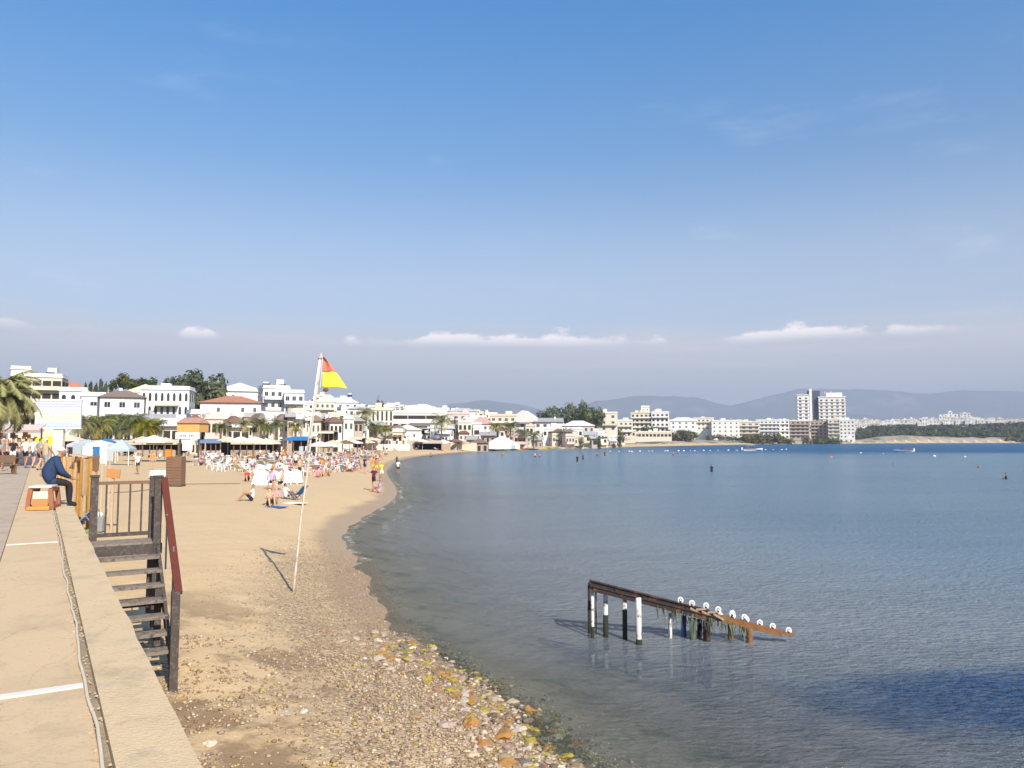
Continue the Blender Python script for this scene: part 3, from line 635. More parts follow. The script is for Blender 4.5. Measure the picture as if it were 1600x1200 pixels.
# white villas on the ridge over the green belt
for i in range(84):
    u = 1336+ (i % 42)*6.6 + rb.uniform(-2, 2); row = i//42
    Y = 980+row*110+rb.uniform(-20, 20)
    base = np.interp(u, [1330,1400,1460,1480,1500,1560,1610], [659,659,656,653,654,657,660])
    yt = base - row*4.5 + rb.uniform(-1.0, 2.0)+2
    wpx = rb.uniform(6, 12)
    B('small white villa on the ridge above the green belt', u-wpx/2, u+wpx/2, yt, Y, 2, 2, rb.choice(('flat','flat','gable')), rb.choice((white, white, cream)), D=9, group='white villas along the far ridge', name='villa', cat='villa', win='dark', roofh=1.5, ww=.35, wh=.35)
B('white domed lookout tower on top of the villa ridge', 1483, 1489, 642, 1120, 2, 1, 'hip', white, name='lookout_tower', cat='tower', D=5, roofm=white, roofh=2, ww=.3)
B('broad white villa beside the domed lookout tower', 1478, 1498, 648, 1110, 1, 3, 'flat', white, name='villa', cat='villa', D=9, win='dark', ww=.3)
B('white villa block on the ridge right of the lookout tower', 1504, 1518, 646, 1130, 2, 3, 'flat', white, name='villa', cat='villa', D=9, win='dark', ww=.3)

# ------------------------------------------------------------------ foliage
def leaf_mat(name, c, c2, sc_=1.5):
    m = mat(name, c, 0.75, 0.45, sc_, rand=0.2, col2=c2, c2scale=sc_*.7, c2lo=.45, c2hi=.6); return m
leaf_dk = leaf_mat('dark_foliage', (0.052,0.072,0.018), (0.11,0.115,0.03), .8)
leaf_md = leaf_mat('green_foliage', (0.075,0.10,0.03), (0.14,0.155,0.045), .8)
leaf_ol = leaf_mat('olive_foliage', (0.10,0.095,0.035), (0.15,0.13,0.05), .8)
leaf_gd = leaf_mat('palm_foliage', (0.24,0.23,0.03), (0.52,0.37,0.04), .7)
leaf_pm = leaf_mat('green_palm_foliage', (0.12,0.14,0.035), (0.22,0.20,0.045), .7)
bark = mat('bark', (0.12,0.085,0.06), 0.95, 0.3, 4, bump=0.4)
palmbark = mat('palm_bark', (0.16,0.11,0.075), 0.95, 0.35, 5, bump=0.5)
def crown_mesh(name, shape, seed, n=1500, leaf=.05, m=leaf_dk):
    r_ = random.Random(seed); mb = MB(); cl = []
    if shape == 'round': cl = [(Vector((max(-.62,min(.62,r_.gauss(0,.42))), max(-.62,min(.62,r_.gauss(0,.42))), max(.2,min(.78,.52+r_.gauss(0,.20))))), r_.uniform(.16,.34)) for _ in range(26)]
    elif shape == 'umbrella': cl = [(Vector((r_.uniform(-.8,.8), r_.uniform(-.8,.8), .66+r_.gauss(0,.10))), r_.uniform(.16,.28)) for _ in range(26)]
    elif shape == 'cypress': cl = [(Vector((r_.gauss(0,.05), r_.gauss(0,.05), z)), .22*(1-z)**.6+.05) for z in np.linspace(.08,.95,14)]
    elif shape == 'bush': cl = [(Vector((r_.uniform(-.85,.85), r_.uniform(-.5,.5), r_.uniform(.15,.62))), r_.uniform(.2,.36)) for _ in range(22)]
    for i in range(n):
        c, rr = cl[i % len(cl)]
        d = Vector((r_.gauss(0,1), r_.gauss(0,1), r_.gauss(0,1))).normalized()
        p = c + d*rr*(r_.uniform(.55,1.08))
        if p.z < 0.02: continue
        a = Vector((r_.gauss(0,1), r_.gauss(0,1), r_.gauss(0,.6))).normalized(); b_ = d.cross(a)
        if b_.length < .1: continue
        b_.normalize(); L = leaf*r_.uniform(.6,1.5); a = (a - d*a.dot(d)*.5)*L; b_ = b_*L*.7
        mb.add([p-a, p-b_*.6+a*.1, p+a, p+b_], [(0,1,2,3)])
    return mb.mesh(name, m)
def trunk_mesh(seed, forks=4, top=.62):
    r_ = random.Random(seed); mb = MB(); x = r_.uniform(-.04,.04)
    mb.tube([(0,0,0),(x,0,.2),(x*1.5,.02,.4)], [.045,.035,.028], 8)
    for i in range(forks):
        t = 6.28*i/forks+r_.uniform(0,1); e = Vector((.4*math.cos(t), .4*math.sin(t), top+r_.uniform(-.08,.08)))
        mb.tube([(x*1.4,.02,.36),(e.x*.5,e.y*.5,.48),tuple(e)], [.024,.016,.006], 6)
    return mb.mesh('trunk', bark, True)
TR = [trunk_mesh(1), trunk_mesh(2, 5)]
CR = {}
def crown(shape, m, n, leaf, seed):
    k = (shape, m.name, n, seed)
    if k not in CR: CR[k] = crown_mesh(shape+'_crown', shape, seed, n, leaf, m)
    return CR[k]
def tree(label, px, yt, Y, wpx, shape='round', m=None, n=1500, leaf=.05, seed=1, group=None, zb=None, name='tree', cat='tree', hmin=2.0, ybot=None):
    m = m or leaf_dk; p = aty(px, yt, Y); z0 = zb if zb is not None else gz1(p.x, Y)-.1
    if ybot is not None: z0 = max(z0, aty(px, ybot, Y).z)
    H = max(p.z-z0, hmin); W = wpx/1200*Y/2
    t = thing(name, label, cat, (p.x, Y, z0), rnd.uniform(0, 6.28), group)
    c = new_obj('crown', crown(shape, m, n, leaf, seed), t); k = {'round':.92,'umbrella':.92,'cypress':1.0,'bush':.9}[shape]
    c.scale = (W/(.25 if shape == 'cypress' else .85 if shape != 'umbrella' else 1.0), W/(.25 if shape == 'cypress' else .85 if shape != 'umbrella' else 1.0), H*k)
    q = new_obj('trunk', TR[seed % 2], t); wt = min(W, H*.9); q.scale = (wt, wt, H*(.9 if shape != 'bush' else .6))
    return t
tree('big dark pine crown rising behind the white villas', 315, 575, 205, 82, 'round', leaf_dk, 5200, .06, 3, ybot=650, name='pine_tree', cat='pine tree')
tree('dark pine on the skyline above the arcaded hotel', 209, 582, 235, 62, 'umbrella', leaf_dk, 3000, .06, 4, ybot=625, name='pine_tree', cat='pine tree')
tree('small dark pine between the skyline pine and the big pine', 268, 587, 228, 26, 'round', leaf_dk, 1200, .07, 5, ybot=618, name='pine_tree', cat='pine tree')
for i, (x, y) in enumerate([(133,603),(142,600),(150,604),(158,596),(166,601),(174,605)]):
    tree('dark cypress in a row behind the long brown roofed house', x, y, 240+i*2, 9+ i%2*3, 'cypress', leaf_dk, 700, .09, 6+i%2, 'cypresses behind the brown roof', name='cypress_tree', cat='cypress')
tree('dark green roof garden tree on the cream glazed block skyline', 42, 579, 215, 26, 'bush', leaf_dk, 900, .07, 8)
tree('small round tree alone on the skyline right of the flag', 593, 617, 420, 13, 'round', leaf_dk, 900, .08, 9)
tree('dark tree beside the slate roofed skyline house', 640, 626, 400, 26, 'bush', leaf_dk, 900, .08, 9)
tree('left round tree of the green clump by the shore', 873, 631, 395, 56, 'round', leaf_md, 3200, .055, 11, ybot=672, name='pine_tree', cat='pine tree')
tree('tallest middle tree of the green clump by the shore', 900, 622, 398, 40, 'round', leaf_md, 3000, .06, 12, ybot=675, name='pine_tree', cat='pine tree')
tree('right round tree of the green clump by the shore', 921, 634, 393, 44, 'round', leaf_md, 3000, .06, 13, ybot=672, name='pine_tree', cat='pine tree')
tree('low dark tree between the clump and the gabled hall', 850, 640, 400, 26, 'round', leaf_md, 1200, .07, 14, ybot=664)
tree('wide brown green bush on the shore right of the stepped hotel', 1072, 665, 490, 56, 'bush', leaf_ol, 3200, .06, 15, name='bush', cat='bush')
tree('small dark tree in front of the stepped hotel', 1016, 659, 482, 24, 'bush', leaf_dk, 1400, .08, 16, zb=4.5)
tree('ragged tree before the white holiday block', 1182, 672, 545, 34, 'bush', leaf_ol, 1500, .08, 17)
tree('ragged dark shore tree left of the brown hotel wings', 1206, 671, 560, 28, 'bush', leaf_ol, 1500, .08, 18)
tree('dark bushes before the right brown hotel wing', 1290, 678, 590, 40, 'bush', leaf_dk, 1500, .07, 19, name='bush', cat='bush')
for i, (u_, w_) in enumerate([(1126,16),(1142,22),(1160,26),(1170,20),(1222,20),(1232,16),(1262,18),(1278,24),(1304,20),(1108,18)]):
    tree('low shore tree in front of the holiday blocks', u_, 675+i%3*2, 540+u_*.03, w_, 'bush', (leaf_ol, leaf_dk, leaf_md)[i%3], 700, .09, 44+i%2, 'low trees before the shore blocks', hmin=3)
tree('yellowish bare tree left of the stepped hotel', 955, 663, 415, 34, 'bush', leaf_ol, 1500, .07, 20, ybot=688)
for i in range(120):
    u = rb.uniform(100, 985); Y = 215+(u/1000)*150+rb.uniform(0,120); sy = np.interp(u, SKY_U, SKY_T)
    w_ = 'left of the flag pole' if u < 480 else 'right of the flag pole'
    tree('small garden tree between the town houses '+w_, u, sy+rb.uniform(4, 40), Y*rb.uniform(.8,1), rb.uniform(6, 18), 'round', rb.choice((leaf_dk, leaf_md, leaf_ol)), 700, .09, 30+i % 4, 'garden trees in the town '+w_, hmin=2.5)
# green belt on the right shore: individual trees
for i in range(170):
    u = 1336+rb.uniform(0, 1)*285; row = i % 3
    Y = 780+row*60+rb.uniform(-15,15); yt = np.interp(u, [1330,1360,1440,1500,1620], [664,662,664,661,657])+ (2-row)*5+rb.uniform(-1.5,3)
    tree('green pine in the belt between ridge villas and sandy cliff', u, yt, Y, rb.uniform(15, 30), rb.choice(('round','bush')), rb.choice((leaf_dk, leaf_md, leaf_ol)), 700, .10, 34+i % 3, 'pines of the green belt', name='pine_tree', cat='pine tree', hmin=4)
for i in range(52):
    u = 1338+i*5.4+rb.uniform(-3,3)
    tree('green pine in the front row just above the sandy cliff', u, rb.uniform(668, 675), 742+rb.uniform(-5,12), rb.uniform(12, 26), 'bush', rb.choice((leaf_dk, leaf_md, leaf_ol, leaf_md)), 700, .10, 34+i % 3, 'front pines over the cliff', name='pine_tree', cat='pine tree', hmin=4)
for i in range(30):
    u = 1345+i*9+rb.uniform(-3,3)
    tree('low scrub bush on the edge of the sandy cliff', u, rb.uniform(676, 683), 725+rb.uniform(0,15), rb.uniform(8, 18), 'bush', rb.choice((leaf_ol, leaf_dk)), 500, .11, 40+i % 2, 'scrub on the sandy cliff', name='bush', cat='bush', hmin=2)
# palms
def frond(mb, az, el0, L, r_, nl, wleaf, droop=1.0):
    pts = []; p = Vector((0,0,0)); e = el0
    seg = 7
    for i in range(seg+1):
        pts.append(p.copy()); p = p + Vector((math.cos(az)*math.cos(e), math.sin(az)*math.cos(e), math.sin(e)))*L/seg; e -= droop*(.18+.05*i)
    side = Vector((-math.sin(az), math.cos(az), 0))
    mb.tube(pts, [.03*L/2.5*(1-.8*i/seg)+.004 for i in range(seg+1)], 4, 0, False)
    for k in range(nl):
        t = .12+.88*k/nl; i = min(int(t*seg), seg-1); q = pts[i].lerp(pts[i+1], t*seg-i); d = (pts[i+1]-pts[i]).normalized(); up = side.cross(d)
        ll = wleaf*math.sin(math.pi*min(1, .25+t*.72))*r_.uniform(.8,1.1)
        for s_ in (-1, 1):
            tip = q + side*s_*ll*.8 + d*ll*.55 - Vector((0,0,1))*ll*r_.uniform(.25,.6)
            mb.add([q-d*.03*L/2.5, q+d*.035*L/2.5, tip], [(0,1,2)])
def palm_crown(seed, nfr, L, nl, wl, m):
    r_ = random.Random(seed); mb = MB()
    for i in range(nfr):
        frond(mb, i*2.399+r_.uniform(-.2,.2), R(r_.uniform(-35, 75)), L*r_.uniform(.8,1.1), r_, nl, wl, r_.uniform(.7,1.2))
    return mb.mesh('crown', m)
PC = [palm_crown(1, 42, 1.0, 14, .32, leaf_pm), palm_crown(2, 42, 1.0, 14, .32, leaf_gd), palm_crown(3, 36, 1.0, 14, .32, leaf_pm)]
PBIG = palm_crown(9, 110, 1.0, 40, .26, leaf_gd)
mb = MB(); mb.tube([(0,0,z) for z in np.linspace(0,1,14)], [.5+.10*(i % 2)+(.25 if i == 0 else 0) for i in range(14)], 10); PT = mb.mesh('trunk', palmbark)
def palm(label, px, yc, Y, Lm, k=0, group=None, z0=None, tw=.36):
    p = aty(px, yc, Y); z0 = gz1(p.x, Y)-.05 if z0 is None else z0
    t = thing('palm_tree', label, 'palm tree', (p.x, Y, z0), rnd.uniform(0,6.28), group)
    H = max(p.z-z0, 1.5)
    c = new_obj('crown', PBIG if k == 9 else PC[k], t); c.location = (0,0,H); c.scale = (Lm,)*3
    q = new_obj('trunk', PT, t); q.scale = (tw, tw, H)
palm('large golden green palm leaning in from the left edge of the promenade', -4, 620, 45, 2.8, 9, z0=2.2, tw=.42)
palm('second golden palm behind the large one at the left edge', -34, 618, 52, 2.3, 9, z0=2.2, tw=.42)
for i in range(22):
    u = 122+i*5.8+rb.uniform(-2,2)
    palm('green palm in the long row behind the beach tents', u, 664+rb.uniform(-6,8), 132+rb.uniform(-8,8), rb.uniform(2.6,3.3), rb.choice((0,0,1,2)), 'palms behind the beach tents')
for i, (u, y, Y, L) in enumerate([(345,668,135,2.0),(382,664,138,2.2),(408,662,140,2.4),(432,664,142,2.6),(462,668,140,2.1),(418,668,146,2.2)]):
    palm('palm by the beach restaurants between the pole and the lifeguard cabin', u, y, Y, L, i % 3, 'palms by the beach restaurants')
for i, (u, y, Y, L) in enumerate([(513,662,196,3.4),(534,664,198,3.2),(548,662,200,3.5),(562,660,202,3.4),(572,646,228,4.0),(500,668,192,3.0),(586,668,204,3.0),(602,672,208,2.8),(524,674,190,2.6)]):
    palm('palm in the cluster right of the flag pole', u, y, Y, L, i % 3, 'palm cluster right of the pole')
palm('single golden palm before the banded hotel', 690, 658, 226, 4.4, 1)
palm('golden palm beside the orange red roofed house', 774, 668, 262, 3.6, 1)
palm('green palm in front of the cream four bay block', 798, 666, 272, 4.0, 0)
palm('dark palm before the white gabled hall', 816, 677, 270, 3.6, 2)
palm('small dark palm right of the gabled hall palm', 834, 680, 275, 3.2, 2)
# ------------------------------------------------------------------ promenade
PZ = CAMZ-1.6
E0 = atz(310, 1200, PZ); E1 = atz(112, 790, PZ)
vdir = Vector((E1.x-E0.x, E1.y-E0.y, 0)).normalized(); ndir = Vector((vdir.y, -vdir.x, 0))      # ndir points to the beach
def pm(t, o_, z=0.0): q = E0 + vdir*t + ndir*o_; return Vector((q.x, q.y, PZ+z))
def strip(mb, t0, t1, o0, o1, ztop, zbot, m=0, n=1):
    for i in range(n):
        a, b = t0+(t1-t0)*i/n, t0+(t1-t0)*(i+1)/n
        P = [pm(a,o0), pm(a,o1), pm(b,o1), pm(b,o0)]
        mb.add([(p.x,p.y,PZ+zbot) for p in P]+[(p.x,p.y,PZ+ztop) for p in P], [(3,2,1,0),(4,5,6,7),(0,1,5,4),(1,2,6,5),(2,3,7,6),(3,0,4,7)], m)
pave = mat('promenade_paving', (0.46,0.36,0.26), 0.9, 0.12, 0.6, bump=0.2, bscale=40, col2=(0.37,0.29,0.215), c2scale=1.1, grime=.4)
slab_m = mat('concrete_slab', (0.595,0.43,0.255), 0.9, 0.10, 0.9, bump=0.25, bscale=70, col2=(0.50,0.36,0.22), c2scale=1.2, c2lo=.5, c2hi=.75, grime=.45)
kerb_m = mat('kerb_concrete', (0.61,0.455,0.27), 0.92, 0.13, 2.5, bump=0.5, bscale=45, col2=(0.42,0.335,0.235), c2scale=1.4, c2lo=.55, c2hi=.72, grime=.6)
mortar = mat('mortar_white', (0.70,0.65,0.56), 0.9, 0.12, 8, bump=0.3)
mb = MB(); strip(mb, -14, 150, -1.12, -40, -0.05, -1.2, 0, 1); tag(mb.build('pavement', pave), kind='structure')
mb = MB()
t_ = -14.0
for a, b in ((-14, 1.7), (1.76, 9.9), (9.96, 18), (18.06, 26), (26.06, 34), (34.06, 150)): strip(mb, a, b, -0.40, -1.10, 0.0, -1.2, 0)
tag(mb.build('footpath', slab_m, bevel=0.006), kind='structure')
# joint strips across the slab
for t0 in (1.70, 9.90):
    mb = MB(); strip(mb, t0-.015, t0+.075, -0.42, -1.09 if t0 > 5 else -1.6, 0.008, -0.02)
    o = mb.build('joint_strip', mortar); tag(o, 'white mortar strip across the slab, ' + ('nearest the camera' if t0 < 5 else 'farther, near the chest seat'), 'joint strip', 'mortar strips across the path')
# retaining wall with its cap
wall_t = thing('retaining_wall', 'weathered concrete sea wall with a broad cap along the promenade edge', 'wall', tuple(pm(0,0)))
def loc_strip(mb, t0, t1, o0, o1, zt_, zb_, n=1, jit=0.0, m=0):
    b = pm(0,0); r_ = random.Random(5)
    rows = [(t0+(t1-t0)*i/n) for i in range(n+1)]; V = []; F = []
    for t in rows:
        j = jit*mnoise.noise(Vector((t*1.3, 7.7, 0)))+jit*.5*mnoise.noise(Vector((t*5, 1.7, 0)))
        k = jit*.35*mnoise.noise(Vector((t*2.1, 3.3, 0)))
        for o_, z in ((o0,zb_),(o0,zt_+k*.6),(o0-(o0-o1)*.08,zt_+k),(o1,zt_+k*.5),(o1,zb_)):
            q = pm(t, o_+(j if o_ >= o0-.001 else 0)) - b; V.append((q.x, q.y, z))
    for i in range(n):
        for s_ in range(4): F.append((i*5+s_, i*5+s_+1, i*5+s_+6, i*5+s_+5))
    F.append((0,1,2,3,4)); F.append(tuple(n*5+k for k in (4,3,2,1,0)))
    mb.add(V, F, m)
mb = MB(); loc_strip(mb, -14, 60, -0.03, -0.36, -0.18, -2.0); mb.build('wall_face', concrete, wall_t)
mb = MB(); loc_strip(mb, -14, 60, 0.0, -0.35, 0.03, -0.18, 300, 0.012); mb.build('cap', kerb_m, wall_t)
# rough joint between the cap and the slab, with a pale cord lying in it
mb = MB(); strip(mb, -14, 60, -0.352, -0.40, -0.012, -0.3); mb2 = mb.build('gutter', mat('dirt', (0.33,0.25,0.165), 0.95, 0.35, 9, bump=0.6, col2=(0.5,0.40,0.27), c2scale=5)); tag(mb2, kind='structure')
mb = MB(); pts = []
for i in range(200):
    t = -2+ i*0.105; o_ = -0.40 + 0.028*mnoise.noise(Vector((t*.6, .5, 0))) + 0.012*mnoise.noise(Vector((t*3, 9.5, 0))) - (0.05 if i > 140 else 0)*0
    p = pm(t, o_, 0.014+.006*mnoise.noise(Vector((t*4,0,0)))); pts.append(p)
mb.tube(pts, .011, 6); tag(mb.build('cord', plain('pale_cord', (0.62,0.52,0.38), .8, .15, 20), smooth=True), 'pale dirty cord lying along the joint beside the sea wall cap', 'cord')
# crumbs of mortar along the joint
r_ = random.Random(4); mb = MB()
for i in range(420):
    t = r_.uniform(-2, 16); q = pm(t, -0.38+r_.gauss(0,.03), 0.004); k = r_.uniform(.004,.013)
    mb.ell(q, (k,k*r_.uniform(.6,1.3),k*.6), 0, 5, 3)
tag(mb.build('mortar_crumbs', mat('crumb', (0.5,.40,.28), .9, .3, 30)), 'crumbs of mortar and grit along the slab joint', 'grit', kind='stuff')
# ------------------------------------------------------------------ stairs
def stairs():
    T0 = None
    base = atz(156, 852, PZ); d = base-E0; tb = d.dot(vdir)
    st = thing('wooden_stairs', 'dark wooden beach stairs with railed landing and red handrail beside the sea wall', 'stairs', tuple(pm(tb, 0)))
    b0 = pm(tb, 0)
    def L(t, o_, z): q = pm(tb+t, o_) - b0; return Vector((q.x, q.y, z))          # t>0 is away from the camera, o_>0 towards the beach, z from the promenade level
    wd_, ln = 0.92, 0.62
    ex, ey = ndir, vdir
    Mx = Matrix(((ex.x, ey.x, 0), (ex.y, ey.y, 0), (0, 0, 1)))
    def bx(mb, t, o_, z, st_, so_, sz, m=0): mb.box(L(t, o_, z), (so_, st_, sz), m, M=Mx)
    # landing
    mb = MB()
    for k in range(5): bx(mb, ln*(k+.5)/5, wd_/2, -.02, ln/5-.012, wd_, .04)
    mb.build('landing_deck', mat('worn_deck', (0.26,0.21,0.16), .85, .3, 8, bump=.4, col2=(0.12,0.10,0.085), c2scale=14), st)
    mb = MB(); bx(mb, -.03, wd_/2, -.10, .05, wd_+.02, .15); bx(mb, ln+.03, wd_/2, -.10, .05, wd_+.02, .15); bx(mb, ln/2, wd_+.03, -.10, ln+.1, .05, .15)
    mb.build('landing_beam', wood_dk, st)
    for o_, zb in ((.05, -1.25), (wd_-.02, -1.3)):
        mb = MB(); bx(mb, ln-.02 if o_ < .5 else .0, o_, (1.0+zb)/2, .11, .11, 1.0-zb); bx(mb, ln-.02 if o_ < .5 else .0, o_, 1.015, .135, .135, .03); mb.build('post', wood_dk, st)
    mb = MB(); bx(mb, ln-.02, wd_-.02, (1.0-1.2)/2, .11, .11, 2.2); mb.build('post', wood_dk, st)
    # far railing of the landing
    mb = MB(); bx(mb, ln-.02, wd_/2, .90, .05, wd_-.1, .05); rl = mb.build('top_rail', wood_l if False else wood_m, st)
    mb = MB(); bx(mb, ln-.02, wd_/2, .08, .05, wd_-.1, .06); mb.build('bottom_rail', wood_dk, st)
    for k in range(4):
        mb = MB(); bx(mb, ln-.02, .05+(wd_-.07)*(k+1)/5, .49, .026, .026, .80); mb.build('baluster', wood_dk, st)
    # side railing of the landing on the beach side
    # flight towards the camera
    bottom_z = -1.32; nst = 8; rise = -bottom_z/(nst); Lrun = 2.35; run = Lrun/nst
    for k in range(1, nst):
        mb = MB(); bx(mb, -.06-run*k+.06, wd_/2+.0, -rise*k-.02, .23, wd_-.04, .045); mb.build('tread', mat('worn_tread', (0.22,0.18,0.145), .85, .3, 8, bump=.4, col2=(0.09,0.075,0.065), c2scale=14), st)
    for o_ in (-0.0+.03, wd_):
        mb = MB(); mb.bar(L(.02, o_, -.12), L(-Lrun, o_-.08*(o_ > .5), bottom_z-.02), .045, .20); mb.build('stringer', wood_dk, st)
    # mid support frame under the flight
    mb = MB(); bx(mb, -1.0, wd_-.10, -.95, .09, .09, .8); bx(mb, -1.0, .1, -.95, .09, .09, .8); bx(mb, -1.0, wd_/2, -.72, .05, wd_-.25, .12); mb.build('support_frame', wood_dk, st)
    # bottom post and handrail
    mb = MB(); bx(mb, -Lrun, wd_-.06, (bottom_z+.90)-.62, .10, .10, 1.34); mb.build('post', wood_dk, st)
    a = L(-.0, wd_+.06, .98); b = L(-Lrun-.02, wd_-.03, bottom_z+.93)
    mb = MB(); mb.bar(a, b, .095, .05); mb.build('handrail', wood_red, st)
    mb = MB(); mb.bar(a-Vector((0,0,.09)), b-Vector((0,0,.09)), .04, .10); mb.build('rail_board', wood_dk, st)
    mb = MB()
    mb.bar(L(-.9, wd_+.0, -.30), L(-.9, wd_+.0, .5), .02, .02)
    mb.bar(L(-1.65, wd_+.0, -.70), L(-1.65, wd_+.0, .12), .02, .02)
    mb.build('baluster', metal_g, st)
    return st
stairs()
# ------------------------------------------------------------------ flag pole
def flagpole():
    g0 = atg(457, 925); top = aty(502, 552, g0.y+.05)
    t = thing('flag_pole', 'leaning pale flag pole planted in the sand and shingle near the waterline', 'flag pole', tuple(g0))
    d = top-g0; r_ = random.Random(3)
    pts = [d*(i/12)+Vector((.012*math.sin(i*1.3), 0, 0)) for i in range(13)]; pts[0] = Vector((0,0,-.3))
    mb = MB(); mb.tube(pts, [.030-.0008*i for i in range(13)], 10); mb.build('pole', mat('bleached_wood', (0.62,0.52,0.42), .7, .15, 10, bump=.3, col2=(.42,.33,.25), c2scale=6), t, True)
    # second thin staff lashed to the upper half
    a = d*.56+Vector((-.055,-.02,0)); b = d*.985+Vector((-.012,-.02,0))
    mb = MB(); mb.tube([a, (a+b)/2+Vector((-.01,0,0)), b], .02, 8); mb.build('staff', white_p, t, True)
    for f in (.58,.64,.98):
        mb = MB(); p = d*f; mb.tube([p+Vector((-.02,0,-.03)), p+Vector((-.02,0,.03))], .05, 10); mb.build('lashing', plain('cord_grey', (.4,.38,.35)), t, True)
    # flag: right triangle, red head over a yellow foot
    k = g0.y/1200
    def F(px, py, dy=0): q = aty(px, py, g0.y+dy); return q-g0
    tagf = thing('beach_flag', 'red and yellow triangular lifeguard flag flying from the pole top', 'flag', tuple(g0))
    nu, nv = 14, 18; V = []; FF = []; Mi = []
    for j in range(nv+1):
        fv = j/nv; L0 = F(505-2*fv, 557+48*fv); xr = 506+36*fv**.85; R0 = F(xr, 557+50*fv)
        for i in range(nu+1):
            fu = i/nu; p = L0.lerp(R0, fu); p += Vector((0, .05*math.sin(fu*5+fv*3)*fu, -.012*math.sin(fu*7)))
            V.append(p+Vector((0,-.008,0)))
    n0 = len(V)
    for j in range(nv):
        for i in range(nu):
            a = j*(nu+1)+i; FF.append((a, a+nu+1, a+nu+2, a+1)); Mi.append(0 if j < nv*.49 else 1)
    for nm, sel, m in (('red_half', 0, plain('flag_red', (0.66,0.20,0.12), .8, .08)), ('yellow_half', 1, plain('flag_yellow', (0.80,0.77,0.07), .8, .06))):
        mb = MB(); mb.add(V, [f for f, i in zip(FF, Mi) if i == sel]); o = mb.build(nm, m, tagf, True)
        so_ = o.modifiers.new('solid', 'SOLIDIFY'); so_.thickness = .004
    mb = MB(); mb.ell(F(509, 609), (.07,.03,.05)); mb.build('weight', plain('rust', (.20,.08,.05)), tagf, True)
    mb = MB(); mb.tube([F(504,557), F(500.5,606)], .006, 5); mb.build('halyard', white_p, tagf)
flagpole()
